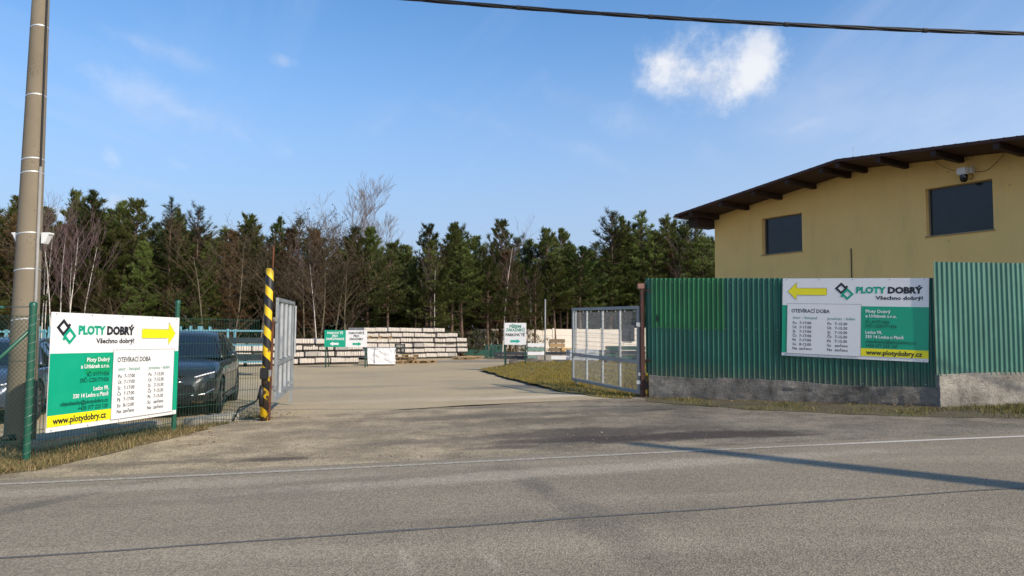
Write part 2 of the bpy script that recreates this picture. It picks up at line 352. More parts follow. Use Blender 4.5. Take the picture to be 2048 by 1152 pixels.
# verges and the grass island
def verge_mat(name, a, b, c): 
    m, nt, bs = newmat(name); f = noisetex(nt, 1.6, 7, .65)
    base = ramp(nt, f, [(.32, a), (.5, b), (.68, c)]); fine = maprange(nt, noisetex(nt, 45, 4, .6), .3, .7, .65, 1.35)
    hs = nt.nodes.new('ShaderNodeVectorMath'); hs.operation = 'SCALE'; nt.links.new(base, hs.inputs[0]); nt.links.new(fine, hs.inputs['Scale'])
    nt.links.new(hs.outputs[0], bs.inputs['Base Color']); bs.inputs['Roughness'].default_value = .95; bump(nt, bs, noisetex(nt, 30, 6, .7), .8, .03); return m
M_vl = verge_mat('dry_verge', (.10, .075, .04), (.19, .145, .08), (.12, .115, .045))
M_vr = verge_mat('mossy_verge', (.085, .062, .038), (.10, .082, .035), (.11, .105, .035))
M_is = verge_mat('island_turf', (.15, .11, .045), (.17, .135, .045), (.12, .12, .04))
def vl_h(x, y): return g(x, y) + .03
vergeL = sheet('verge', edgeL + [Vector((-4.55, 13.75, 0)), Vector((-5.5, 13.2, 0)), Vector((-6.3, 11.3, 0)), Vector((-7.2, 10.6, 0)), Vector((-30, 9.9, 0)), Vector((-30, 6.0, 0))], .25, .0, M_vl, rough=.012, jag=.16)
wallL = [FB + fn * -.1, FA + fn * -.1]
edgeR2 = edgeR + [Vector((TC + te * 4 + tn * .55)), Vector((TC + te * 22 + tn * .55)), Vector((TC + te * 22 - tn * .1)), Vector((TC - tn * .1))] + wallL
vergeR = sheet('grass_strip', edgeR2, .25, .0, M_vr, rough=.01, jag=.10, seed=3)
isl = [gp(*p) for p in ((958, 741), (1000, 754), (1060, 770), (1120, 783), (1200, 794), (1262, 798))] + [Vector((2.75, 16.4, 0)), Vector((3.4, 16.4, 0)), Vector((9, 19, 0)), Vector((10, 30, 0)), Vector((2.2, 31.5, 0)), Vector((.3, 31, 0))]
def isl_h(x, y): return g(x, y) + .24 * smooth(25, 31, y) * smooth(-1.3, .6, x) + .05 * smooth(17, 20, y)
island = sheet('grass_island', isl, .4, .0, M_is, hf=isl_h, rough=.01, jag=.14, seed=5)
def blade_mat(name, stops):
    m, nt, b = newmat(name); ge = nt.nodes.new('ShaderNodeNewGeometry')
    nt.links.new(ramp(nt, ge.outputs['Random Per Island'], stops), b.inputs['Base Color']); b.inputs['Roughness'].default_value = .7; b.inputs['Specular IOR Level'].default_value = .2
    return m
M_straw = blade_mat('straw_blades', [(0, (.34, .25, .12)), (.35, (.26, .185, .085)), (.55, (.17, .13, .06)), (.75, (.13, .12, .04)), (1, (.085, .10, .03))])
M_mossb = blade_mat('moss_blades', [(0, (.24, .18, .07)), (.4, (.15, .125, .035)), (1, (.075, .095, .025))])
M_islb = blade_mat('turf_blades', [(0, (.29, .21, .05)), (.5, (.235, .178, .037)), (1, (.145, .138, .026))])
def blades(name, src, n, hmin, hmax, wid, m, dens, seed, lean=.6):
    rnd = random.Random(seed); tris = []; acc = []; tot = 0
    for p in src.data.polygons:
        c = p.center; k = dens(c.x, c.y)
        if k > 0: tot += p.area * k; acc.append((tot, p))
    V = []; F = []; j = 0; import bisect
    keys = [a for a, _ in acc]
    for _ in range(n):
        p = acc[min(len(acc) - 1, bisect.bisect(keys, rnd.random() * tot))][1]
        a, b, c = [src.data.vertices[i].co for i in p.vertices[:3]]; u, v = rnd.random(), rnd.random()
        if u + v > 1: u, v = 1 - u, 1 - v
        q = a + (b - a) * u + (c - a) * v; t = rnd.random() * 6.283; h = rnd.uniform(hmin, hmax) * (.6 + .8 * max(0, .5 + noise.noise((q.x * 1.5, q.y * 1.5, 2))))
        d = Vector((math.cos(t), math.sin(t), 0)) * wid * .5; l = rnd.random() * 6.283; ll = h * lean * rnd.random() * 1.4
        tip = q + Vector((math.cos(l) * ll, math.sin(l) * ll, h)); i = len(V)
        V += [q - d - Vector((0, 0, .01)), q + d - Vector((0, 0, .01)), tip]; F.append((i, i + 1, i + 2))
    o = mesh(name, V, F, m); o['kind'] = 'stuff'; return o
def fenceline_x(y): return -5.8 + (y - 9.2) * .235 if y < 11.8 else -5.19 + (y - 11.8) * .4
def dL(x, y):
    d = x - fenceline_x(y)                               # thick along the wires, thin towards the driveway
    if x < -9: return .5
    return 1.6 * math.exp(-(d / .45) ** 2) + .25 + .5 * smooth(.3, -.6, d) + (.8 if y < 9.6 else 0)
tag(blades('grass', vergeL, 60000, .025, .095, .012, M_straw, dL, 1, 1.5), 'dry straw-coloured grass along the foot of the green mesh fence', 'grass')
def dR(x, y):
    p = Vector((x, y, 0)); return max(.0, .12 + 1.7 * noise.noise((x * 1.3, y * 1.3, 7)) + 1.2 * smooth(7, 9, x))
tag(blades('grass', vergeR, 22000, .02, .075, .012, M_mossb, dR, 2), 'low mossy grass at the foot of the concrete plinth', 'grass')
tag(blades('grass', island, 42000, .03, .075, .022, M_islb, lambda x, y: .35 + max(0, .8 + noise.noise((x * .9, y * .9, 1))) if y < 31 and x < 8 else 0, 3), 'yellowish mown grass of the island behind the open gate leaf', 'grass')
# loose stones on the driveway and in the verge
rnd = random.Random(9); sb = MB()
for _ in range(520):
    if rnd.random() < .6: p = gp(rnd.uniform(150, 1500), rnd.uniform(815, 925))
    else: p = gp(rnd.uniform(1300, 2040), rnd.uniform(806, 838))
    if (p - L0).dot(rn) < .4 : continue
    r = rnd.uniform(.006, .017) * (1.8 if rnd.random() < .06 else 1); z = g(p.x, p.y)
    vs_ = [Vector((p.x, p.y, z)) + Vector((rnd.uniform(.7, 1) * r * a, rnd.uniform(.7, 1) * r * b, rnd.uniform(.5, .9) * r * c)) for a, b, c in ((1, 0, 0), (0, 1, 0), (-1, 0, 0), (0, -1, 0), (0, 0, 1), (0, 0, -1))]
    sb.add(vs_, [(0, 1, 4), (1, 2, 4), (2, 3, 4), (3, 0, 4), (1, 0, 5), (2, 1, 5), (3, 2, 5), (0, 3, 5)])
st = sb.build('gravel', simple('gravel_stone', (.23, .20, .155), .85, var=.35, scale=40)); st['kind'] = 'stuff'; tag(st, 'loose gravel stones scattered over the driveway', 'gravel')
# broken kerb stones along the back of the island
M_conc = simple('weathered_concrete', (.30, .275, .235), .9, var=.28, scale=3, bmp=.01)
rk = random.Random(12)
for i in range(9):
    x = .1 + i * .62 + rk.uniform(-.08, .08); y = 30.2 + rk.uniform(-.25, .15) - .02 * i; b = MB(); h = rk.uniform(.08, .24); wd = rk.uniform(.3, .6)
    b.box((-wd / 2, -.14, -.15), (wd / 2, .14, h)); o = b.build('kerb_stone', simple('dirty_concrete', (.15, .13, .10), .95, var=.4, scale=5, bmp=.02), bevel=.05)
    o.location = (x, y, isl_h(x, y)); o.rotation_euler = (rk.uniform(-.12, .12), rk.uniform(-.1, .1), rk.uniform(-.35, .35))
    tag(o, 'broken concrete kerb stone at the far edge of the grass island', 'kerb stone', 'kerb stones behind the grass island')

# dead leaves blown against the post and the plinth
rl = random.Random(31); lb_ = MB()
for k in range(900):
    if k < 380: p = gp(rl.gauss(505, 32), rl.gauss(831, 5))
    elif k < 560: p = gp(rl.uniform(180, 430), rl.gauss(880 - (rl.random()) * 30, 10))
    else:
        u = rl.random() * 5.4; q = FA + fe * u + fn * abs(rl.gauss(.14, .14)); p = G(q.x, q.y)
    z = g(p.x, p.y) + rl.uniform(.008, .03); a = rl.random() * 6.283; s_l = rl.uniform(.012, .03); d = Vector((math.cos(a), math.sin(a), rl.uniform(-.5, .5))) * s_l; e_ = Vector((-math.sin(a), math.cos(a), rl.uniform(-.5, .5))) * s_l * .55; c = Vector((p.x, p.y, z))
    lb_.add([c - d, c + e_, c + d, c - e_], [(0, 1, 2, 3)])
o = lb_.build('fallen_leaves', blade_mat('dead_leaf', [(0, (.10, .05, .022)), (.6, (.19, .10, .045)), (1, (.34, .22, .12))])); o['kind'] = 'stuff'; tag(o, 'dead brown leaves blown against the striped post and the plinth', 'leaves')
# ------------------------------------------------------------------ printed sign boards
M_white = simple('sign_white', (.76, .76, .75), .35, var=.03, scale=3)
M_green = simple('sign_green', (.0, .34, .19), .35, var=.04, scale=3)
M_green2 = simple('sign_green_patch', (.0, .29, .12), .35, var=.04, scale=3)
M_yellow = simple('sign_yellow', (.86, .76, .01), .35, var=.04, scale=3)
M_black = simple('sign_black', (.012, .014, .022), .4, var=.1, scale=5)
M_dgreen = simple('sign_dark_green', (.0, .10, .065), .4, var=.1, scale=5)
M_logo = simple('sign_logo_green', (.0, .33, .20), .35, var=.04, scale=5)
M_teal = simple('sign_teal_text', (.02, .24, .17), .4, var=.05, scale=5)
def text(body, x, z, cap, m, parent, d, align='L', width=None, bold=.02, name='lettering'):
    """flat printed words: baseline at (x, z), capitals cap high, on a face whose normal is local -y"""
    cu = bpy.data.curves.new('text', 'FONT'); cu.body = body; cu.size = 1; cu.offset = bold; cu.resolution_u = 2
    t = bpy.data.objects.new('text', cu); C.objects.link(t)
    me = bpy.data.meshes.new_from_object(t.evaluated_get(bpy.context.evaluated_depsgraph_get()))
    bpy.data.objects.remove(t); bpy.data.curves.remove(cu)
    xs = [v.co.x for v in me.vertices]; x0, x1 = min(xs), max(xs); k = cap / .70
    kx = width / (x1 - x0) if width else k
    for v in me.vertices:
        X = (v.co.x - x0) * kx
        if align == 'R': X -= (x1 - x0) * kx
        if align == 'M': X -= (x1 - x0) * kx / 2
        v.co = (x + X, -d, z + v.co.y * k)
    me.materials.clear(); me.materials.append(m); me.name = name
    o = bpy.data.objects.new(name, me); C.objects.link(o); o.parent = parent; return o
def flat(name, pts, d, m, parent):
    return mesh(name, [(x, -d, z) for x, z in pts], [tuple(range(len(pts)))], m, parent)
def rect(name, x0, x1, z0, z1, d, m, parent): return flat(name, [(x0, z0), (x1, z0), (x1, z1), (x0, z1)], d, m, parent)
def dotted(name, pts, d, m, parent, dash=.014, gap=.012, wid=.008):
    b = MB()
    for (x0, z0), (x1, z1) in zip(pts, pts[1:] + pts[:1]):
        p, q = Vector((x0, 0, z0)), Vector((x1, 0, z1)); L = (q - p).length; n = int(L / (dash + gap)); e = (q - p) / L; nn = Vector((-e.z, 0, e.x)) * wid / 2
        for k in range(n):
            a = p + e * (k * (dash + gap)); c = a + e * dash
            b.add([Vector((v.x, -d, v.z)) for v in (a - nn, c - nn, c + nn, a + nn)], [(0, 1, 2, 3)])
    o = b.build(name, m, parent); o['kind'] = 'stuff'; return o
def logo(x, z, s, d, parent):
    """two interlocking square rings standing on their corners"""
    def ring(name, cx, cz, r, t, m, dd, parts):
        b = MB()
        P = [Vector((r, 0, 0)), Vector((0, 0, r)), Vector((-r, 0, 0)), Vector((0, 0, -r))]; k = (r - t) / r
        for i in range(4):
            if i not in parts: continue
            a, c = P[i], P[(i + 1) % 4]
            b.add([Vector((cx + v.x, -dd, cz + v.z)) for v in (a, c, c * k, a * k)], [(0, 1, 2, 3)])
        return b
    t = s * .16; r = s * .335
    b = ring('logo', x + s * .30, z + s * .66, r, t, M_black, d, (0, 1, 2, 3))
    def ear(bb, cx, cz, dx, dz, dd):
        u = Vector((dx, 0, dz)).normalized() * s * .11; v = Vector((-u.z, 0, u.x)).normalized() * t * .36; c = Vector((cx, -dd, cz))
        bb.add([c - v, c + u - v, c + u + v, c + v], [(0, 1, 2, 3)])
    b2 = ring('logo', x + s * .62, z + s * .34, r, t, M_logo, d + .001, (0, 1, 2, 3))
    ear(b, x + s * .545, z + s * .715, 1, 1, d); ear(b2, x + s * .38, z + s * .27, -1, -1, d + .001)
    b.build('emblem', M_black, parent); b2.build('emblem', M_logo, parent)
W_, H_ = 2.5, 1.5
def big_sign(name, label, origin, xdir, mirrored):
    """origin: lower corner at local x = 0; xdir: unit vector along the board; the printed face looks along xdir x z"""
    xd = Vector(xdir).normalized(); yd = Vector((0, 0, 1)).cross(xd).normalized(); zd = xd.cross(yd)
    t = thing(name, label, 'sign', origin); t.matrix_world = Matrix.Translation(origin) @ Matrix((xd, yd, zd)).transposed().to_4x4()
    MB().box((0, 0, 0), (W_, .012, H_)).build('board', M_white, t, bevel=.002)
    U = lambda u: u * W_; V = lambda v: (1 - v) * H_
    d1, d2, d3 = .003, .006, .009
    if mirrored:   # arrow on the far side, offices hours beside it
        bx0, bx1 = .434, .955; ar = (.66, .963, 1); lx = .038; wx0, wx1 = .178, .597; gx0, gx1 = 0, .434
        rect('green_field', U(0), U(1), V(.957), V(.347), d1, M_green, t); rect('yellow_band', U(0), U(.434), V(.957), V(.863), d2, M_yellow, t)
        rect('green_patch', U(.235), U(.415), V(.535), V(.385), d2, M_green2, t)
    else:
        bx0, bx1 = .038, .5615; ar = (.04, .322, -1); lx = .383; wx0, wx1 = .525, .963; gx0, gx1 = .5615, 1
        rect('green_field', U(0), U(1), V(.957), V(.347), d1, M_green, t); rect('yellow_band', U(.5615), U(1), V(.957), V(.863), d2, M_yellow, t)
    rect('hours_panel', U(bx0), U(bx1), V(.967), V(.325), d3, M_white, t)
    dotted('dotted_border', [(U(bx0), V(.967)), (U(bx1), V(.967)), (U(bx1), V(.325)), (U(bx0), V(.325))], d3 + .002, M_black, t)
    a0, a1, sgn = ar; hb = .065
    if sgn > 0: pts = [(U(a0), V(.215)), (U(a1 - hb), V(.215)), (U(a1 - hb), V(.28)), (U(a1), V(.168)), (U(a1 - hb), V(.055)), (U(a1 - hb), V(.125)), (U(a0), V(.125))]
    else: pts = [(U(a1), V(.215)), (U(a1), V(.125)), (U(a0 + hb), V(.125)), (U(a0 + hb), V(.055)), (U(a0), V(.168)), (U(a0 + hb), V(.28)), (U(a0 + hb), V(.215))]
    flat('arrow', pts, d1, M_yellow, t); dotted('arrow_outline', pts, d2, M_black, t)
    logo(U(lx), V(.275), .335, d1, t)
    ws = wx1 - wx0
    text('PLOTY', U(wx0), V(.182), .108, M_logo, t, d1, width=U(ws * .46), bold=.058)
    text('DOBRÝ', U(wx1), V(.182), .108, M_black, t, d1, 'R', width=U(ws * .515), bold=.058)
    text('Všechno dobrý!', U(wx1), V(.262), .066, M_black, t, d1, 'R', width=U(ws * .70), bold=.03)
    text('OTEVÍRACÍ DOBA', U(bx0 + .032), V(.44), .068, M_black, t, d3 + .002, width=U(.275), bold=.018)
    text('únor - listopad', U(bx0 + .043), V(.52), .05, M_teal, t, d3 + .002, width=U(.175), bold=.008)
    text('prosinec - leden', U(bx0 + .293), V(.523), .05, M_teal, t, d3 + .002, width=U(.19), bold=.008)
    for i, day in enumerate(('Po', 'Út', 'St', 'Čt', 'Pá', 'So', 'Ne')):
        v = V(.588 + i * .0545)
        h1 = '7-17:00' if i < 5 else ('8-12:00' if i == 5 else 'zavřeno'); h2 = '7-15:30' if i < 5 else 'zavřeno'
        for dx, s in ((.043, day), (.092, h1), (.293, day), (.345, h2)): text(s, U(bx0 + dx), v, .05, M_black, t, d3 + .002, bold=.014)
    al = 'R' if mirrored else 'L'; tx = U(.408) if mirrored else U(.592)
    for v, s, m, c_, wd in ((.425, 'Ploty Dobrý', M_white, .054, .165), (.482, 'a Urbánek s.r.o.', M_white, .054, .205), (.553, 'IČ: 01771426', M_dgreen, .052, .158), (.604, 'DIČ: CZ01771426', M_dgreen, .052, .205),
                            (.682, 'Ledce 99,', M_white, .054, .11), (.736, '330 14 Ledce u Plzně', M_white, .054, .25), (.792, 'objednavky@plotydobry.cz', M_dgreen, .052, .33), (.844, '+420 377 223 120', M_dgreen, .052, .212)):
        text(s, tx, V(v), c_, m, t, d3, al, width=U(wd), bold=.024)
    text('www.plotydobry.cz', U(.034) if mirrored else U(.597), V(.936), .082, M_black, t, d3, width=U(.365), bold=.03)
    sm = MB()
    for u in (.03, .27, .5, .75, .97):
        for v in (.015, .985): sm.lathe([(.0, .004), (.009, .003), (.011, -.001)], Matrix.Translation((U(u), -.001, V(v))) @ Matrix.Rotation(R(90), 4, 'X'), 8)
    sm.build('screw', simple('galvanised', (.42, .44, .45), .45, .8, .15), t)['kind'] = 'stuff'
    return t
pL0, pL1 = at(103, 624, 9.375), at(357, 634, 11.80)
zt = (pL0.z + pL1.z) / 2 + .0; xdL = Vector((pL1.x - pL0.x, pL1.y - pL0.y, 0)).normalized(); xdL.z = -.004
big_sign('company_sign', 'white and green opening-hours sign with a yellow arrow, wired to the mesh fence', Vector((pL0.x, pL0.y, zt - H_)), xdL, True)
sR0 = FA + fe * 2.83 + fn * .055; xdR = Vector((fe.x, fe.y, -.031))
big_sign('company_sign', 'white and green opening-hours sign with a yellow arrow, screwed to the corrugated fence', Vector((sR0.x, sR0.y, 2.66 - H_)), xdR, False)

# small two-leg boards in the yard
def stand_sign(name, label, loc, rz, w_, h_, zb, fill, legdx):
    t = thing(name, label, 'sign', loc, rz)
    MB().box((-w_ / 2, 0, zb), (w_ / 2, .02, zb + h_)).build('board', M_white, t, bevel=.003)
    for s in (-1, 1):
        MB().bar((s * legdx, .045, -.05), (s * legdx, .045, zb + h_ - .05), .05).build('leg', simple('sign_post_green', (.012, .06, .04), .5), t)
        MB().bar((s * legdx, .06, zb + h_ * .75), (s * legdx, .06 + (zb + h_) * .42, -.05), .04).build('brace', simple('sign_post_green', (.012, .06, .04), .5), t)
    fill(t); return t
def fill_a(t):
    w_, h_, zb = 1.86, .74, .88
    rect('green_field', -w_ / 2, 0, zb, zb + h_, .003, M_logo, t)
    for i, s in enumerate(('PARKOVIŠTĚ', 'PRO', 'ZAMĚSTNANCE')): text(s, -w_ / 4, zb + h_ - .17 - i * .13, .092, M_white, t, .006, 'M', width=(.68, .24, .80)[i], bold=.035)
    for i, s in enumerate(('PARKOVIŠTĚ', 'PRO', 'ZÁKAZNÍKY')): text(s, w_ / 4, zb + h_ - .17 - i * .13, .092, M_black, t, .006, 'M', width=(.68, .24, .62)[i], bold=.025)
    def arrow(cx, cz, s, m):
        flat('arrow', [(cx - .19 * s, cz - .045), (cx + .05 * s, cz - .045), (cx + .05 * s, cz - .09), (cx + .20 * s, cz), (cx + .05 * s, cz + .09), (cx + .05 * s, cz + .045), (cx - .19 * s, cz + .045)], .006, m, t)
    arrow(-w_ / 4 - .03, zb + .14, -1, M_white); arrow(w_ / 4 + .03, zb + .14, 1, M_logo)
pa = at(691, 700, 33.0)
stand_sign('parking_sign', 'green and white parking sign on legs in front of the stacked panels', G(pa.x, 33.0), R(2), 1.86, .74, .88, fill_a, .86)
def fill_b(t):
    for i, (s, m, wd) in enumerate((('PŘÍJEM', M_teal, .46), ('ZÁKAZNÍKŮ', M_teal, .74), ('PARKOVIŠTĚ', M_black, .76))): text(s, 0, (1.45, 1.31, 1.12)[i], .105, m, t, .004, 'M', width=wd, bold=.035)
    flat('arrow', [(-.19, .875), (.06, .875), (.06, .83), (.2, .92), (.06, 1.01), (.06, .965), (-.19, .965)], .004, simple('sign_arrow_teal', (.02, .38, .30), .4, var=.05), t)
pb = gp(1030, 741)
stand_sign('reception_sign', 'white customer reception sign on an A-frame on the grass island', Vector((pb.x, pb.y, isl_h(pb.x, pb.y))), R(-3), .86, .86, .78, fill_b, .40)
# ------------------------------------------------------------------ utility poles and the cable across the road
M_pole, pnt, pbs = newmat('pole_concrete')
pc = ramp(pnt, noisetex(pnt, 1.2, 6, .6), [(.3, (.175, .145, .098)), (.7, (.235, .196, .138))])
pv = pnt.nodes.new('ShaderNodeTexVoronoi'); pv.inputs['Scale'].default_value = 26; ptc = pnt.nodes.new('ShaderNodeTexCoord'); pnt.links.new(ptc.outputs['Object'], pv.inputs['Vector'])
holes = pnt.nodes.new('ShaderNodeMath'); holes.operation = 'MULTIPLY'; pnt.links.new(maprange(pnt, pv.outputs['Distance'], .24, .16), holes.inputs[0]); pnt.links.new(maprange(pnt, noisetex(pnt, 3, 2), .5, .6), holes.inputs[1])
pnt.links.new(mixc(pnt, holes.outputs[0], pc, (.08, .06, .042)), pbs.inputs['Base Color']); pbs.inputs['Roughness'].default_value = .9
bump(pnt, pbs, noisetex(pnt, 60, 5), .4, .004)
M_steel = simple('galvanised', (.42, .44, .45), .45, .8, .15)
M_strap = simple('steel_strap', (.72, .72, .70), .35, .7, .1)
def utility_pole(label, loc, h, r0, r1, straps=(), conduit=None, lean=(0, 0)):
    t = thing('utility_pole', label, 'utility pole', loc, 0, 'concrete utility poles')
    pts = [Vector((lean[0] * z, lean[1] * z, z)) for z in (-.3, 0, h * .25, h * .5, h * .75, h)]
    rs_ = [r0 + (r1 - r0) * max(0, p.z) / h for p in pts]
    MB().tube(pts, rs_, 28).build('shaft', M_pole, t, smooth_=True)
    for z in straps:
        r = r0 + (r1 - r0) * z / h + .003; b = MB(); tl = .03
        prof = []
        for k in range(29):
            a = 2 * math.pi * k / 28; prof.append(Vector((r * math.cos(a), r * math.sin(a), z + tl * math.cos(a + .6))))
        for k in range(28):
            b.add([prof[k] - Vector((0, 0, .008)), prof[k + 1] - Vector((0, 0, .008)), prof[k + 1] + Vector((0, 0, .008)), prof[k] + Vector((0, 0, .008))], [(0, 1, 2, 3)])
        b.build('strap', M_strap, t)
    if conduit:
        a, z0, z1, rr = conduit
        f = lambda z: Vector(((r0 + (r1 - r0) * z / h + rr) * math.cos(a), (r0 + (r1 - r0) * z / h + rr) * math.sin(a), z))
        MB().tube([f(z0), f(z1)], rr, 12).build('conduit', simple('conduit_grey', (.27, .26, .235), .55), t, smooth_=True)
        MB().tube([f(z1 - .05) + Vector((0, 0, 0)), f(z1 + .6), f(h - .2)], .013, 8).build('cable', simple('cable_black', (.012, .012, .014), .5), t)
    return t
YP = 10.55
pb0, pb1 = at(42, 850, YP), at(91, 0, YP)
dia0 = 54 / FOC * YP; POLE = G(pb0.x - .01, YP)
utility_pole('tall weathered concrete pole with steel straps beside the mesh fence', POLE, 7.6, dia0 / 2 + .005, .095, [at(0, y, YP).z - POLE.z for y in (58, 195, 322, 349, 470, 542, 641)], (R(-22), .0, at(0, 335, YP).z - POLE.z, .021))
# floodlights strapped to the pole: shallow white housings opening outwards
M_lamp = simple('lamp_white', (.78, .78, .75), .4, var=.05)
for sx, px, lab in ((1, 93, 'white floodlight housing strapped to the pole on the driveway side'), (-1, 38, 'white floodlight housing strapped to the pole on the chain-link side')):
    p = at(px, 476, YP - .02); t = thing('floodlight', lab, 'floodlight', (p.x, p.y, p.z)); t.scale = (.8, .8, .85)
    b = MB(); b.prism([(-.055, -.10), (.0, -.10), (.075, .055), (.095, .055), (.095, .085), (-.055, .085)], -.07, .07, M=Matrix.Diagonal((sx, 1, 1, 1))); b.build('housing', M_lamp, t, bevel=.006)
    MB().box((-.10 * 1, -.02, -.02), (.02, .02, .02), M=Matrix.Diagonal((sx, 1, 1, 1))).build('bracket', M_steel, t)
CE = Vector((25.0, 8.6, 0))
def on_span(px, py):                          # where the sight line crosses the upright plane of the cable
    d = ray(px, py); e = CE - POLE; n = Vector((-e.y, e.x, 0)); return EYE + d * ((POLE - EYE).dot(n) / d.dot(n))
c3 = [on_span(850, 0), on_span(1448, 42), on_span(2048, 67)]
def cable_z(x): return sum(p.z * math.prod((x - q.x) / (p.x - q.x) for q in c3 if q is not p) for p in c3)
ca, cb = Vector((POLE.x + .1, POLE.y, cable_z(POLE.x + .1))), Vector((CE.x, CE.y, cable_z(CE.x)))
utility_pole('concrete pole that carries the far end of the black cable', G(25.0, 8.6), max(6.6, cb.z + .3), .16, .10)
def bundle(name, label, a, b, mid, r, n=70):
    t = thing(name, label, 'cable'); pts = []
    for k in range(n + 1):
        u = k / n; p = a.lerp(b, u); q = (a + (mid - a) * u * 2) if u < .5 else (mid + (b - mid) * (u - .5) * 2)
        pts.append(Vector((p.x, p.y, a.z * (1 - u) * (1 - 2 * u) + mid.z * 4 * u * (1 - u) + b.z * u * (2 * u - 1))))
    rr = random.Random(3)
    for s in range(4):
        ps = []
        for i, p in enumerate(pts):
            for j in range(4):
                u = i + j / 4
                if i == n and j: continue
                q = pts[i].lerp(pts[min(i + 1, n)], j / 4); ph = u * 1.15 + s * math.pi / 2
                ps.append(q + Vector((0, math.cos(ph), math.sin(ph))) * r * .62)
        MB().tube(ps, r * .52, 6).build('strand', simple('cable_black', (.012, .012, .014), .5), t, smooth_=True)
    for i in range(3, n, 4): MB().tube([pts[i] - (pts[i + 1] - pts[i]).normalized() * .03, pts[i] + (pts[i + 1] - pts[i]).normalized() * .03], r * 1.3, 8).build('tie', simple('tie_black', (.02, .02, .022), .6), t)
    return t
xm = (ca.x + cb.x) / 2
bundle('overhead_cable', 'twisted black overhead cable strung high across the road', ca, cb, Vector((xm, (ca.y + cb.y) / 2, cable_z(xm))), .026)
# a pole across the road, out of the picture, whose shadow lies on the asphalt
tip = gp(1345, 893); HP = 8.0; ln_ = (.08, .12); bp = tip + Vector((SUN.x, SUN.y, 0)) / SUN.z * (HP - .25) - Vector((ln_[0], ln_[1], 0)) * HP
utility_pole('leaning concrete pole on the far side of the road from the yard', G(bp.x, bp.y), HP, .30, .13, lean=ln_)

# ------------------------------------------------------------------ green mesh fence on the sign side
M_gpost = simple('fence_green', (.008, .085, .05), .38, var=.12)
M_wire = simple('wire_green', (.012, .06, .04), .5)
nL = Vector((xdL.y, -xdL.x, 0)).normalized(); P0 = pL0 - xdL * .20 - nL * .075; P1 = pL1 + xdL * .05 - nL * .055; P2 = at(522, 828, 13.25)   # the posts stand in the line of the board, just behind it
for p in (P0, P1, P2): p.z = g(p.x, p.y)
fence = thing('mesh_fence', 'green welded mesh fence with round posts beside the driveway', 'fence')
def post(p, ztop, r, parent, name='post'):
    o = MB().tube([Vector((p.x, p.y, p.z - .2)), Vector((p.x, p.y, ztop - .01))], r, 18).build(name, M_gpost, parent, smooth_=False)
    MB().lathe([(r * 1.12, -.03), (r * 1.12, .012), (r * .8, .03), (0.0, .034)], Matrix.Translation((p.x, p.y, ztop - .02)), 18).build('cap', M_gpost, o, smooth_=True)
    return o
zP0, zP1 = at(80, 606, 9.2).z, at(361, 602, 11.9).z
po0 = post(P0, zP0, .042, fence); post(P1, zP1, .036, fence)
wr = MB()   # wire wound round the end post
wr.tube([Vector((P0.x + .046 * math.cos(k * .8), P0.y + .046 * math.sin(k * .8), P0.z + .02 + (zP0 - P0.z - .1) * k / 130)) for k in range(131)], .003, 4); wr.build('wire', simple('wire_steel', (.25, .3, .27), .5, .5), po0)
def weld_panel(a, b, top, bottom, parent):
    m = MB(); e = (b - a); L = e.length; e /= L; nrm = Vector((e.y, -e.x, 0))
    n = int(L / .05)
    for k in range(n + 1):
        p = a + e * (k * L / n); m.bar((p.x, p.y, bottom(p)), (p.x, p.y, top + .025), .0052)
    k = 0
    z0 = bottom(a); nz = int((top - z0) / .2)
    for i in range(nz + 1):
        z = top - i * .2
        for s in (-1, 1): m.bar(Vector((a.x, a.y, z)) + nrm * .005 * s, Vector((b.x, b.y, z)) + nrm * .005 * s, .0052)
    o = m.build('wire_panel', M_wire, parent); o['kind'] = 'stuff'; return o
gb = lambda p: g(p.x, p.y) + .03
weld_panel(P0.xy.to_3d() + Vector((.04, .04, 0)), P1.xy.to_3d(), at(357, 641, 11.9).z, gb, fence)
weld_panel(P1.xy.to_3d(), P2.xy.to_3d() + Vector((-.06, -.05, 0)), at(361, 637, 11.9).z, gb, fence)
chain = thing('chain_link_fence', 'green chain-link fence with a slanting brace in front of the concrete pole', 'fence')
ce = Vector((-13.5, 9.0, 0)); cz = at(40, 632, 9.2).z
pe = post(G(ce.x, ce.y), cz + .2, .04, chain)
pm = post(G(-9.7, 9.1), cz + .1, .03, chain)
MB().tube([Vector((P0.x - .02, P0.y, at(78, 660, 9.2).z)), Vector((P0.x - 1.05, P0.y - .03, g(-7, 9.2) + .62)), Vector((P0.x - 1.75, P0.y - .05, g(-7.5, 9.2) - .05))], .024, 12).build('brace', M_gpost, chain, smooth_=True)
m = MB(); z0c = g(-7, 9.2) + .02; Lc = abs(P0.x - ce.x); s_ = .058
for k in range(int(-(cz - z0c) / s_), int(Lc / s_) + 1):
    for sg in (1, -1):
        # wires run both ways at 45 degrees, zigzag a little out of plane
        x0 = k * s_ if sg > 0 else k * s_ + (cz - z0c); 
        pa_, pb_ = (x0, z0c), (x0 + sg * (cz - z0c), cz)
        def clip(x, z, dx, dz):
            return x, z
        t0, t1 = 0., 1.; dx = pb_[0] - pa_[0]
        ts = sorted([(0 - pa_[0]) / dx, (Lc - pa_[0]) / dx]); t0, t1 = max(t0, ts[0]), min(t1, ts[1])
        if t1 - t0 < .01: continue
        A = (pa_[0] + dx * t0, pa_[1] + (cz - z0c) * t0); B = (pa_[0] + dx * t1, pa_[1] + (cz - z0c) * t1)
        m.bar((P0.x - A[0], P0.y - A[0] * .026 + sg * .0025, A[1]), (P0.x - B[0], P0.y - B[0] * .026 + sg * .0025, B[1]), .0038)
o = m.build('chain_link', M_wire, chain); o['kind'] = 'stuff'
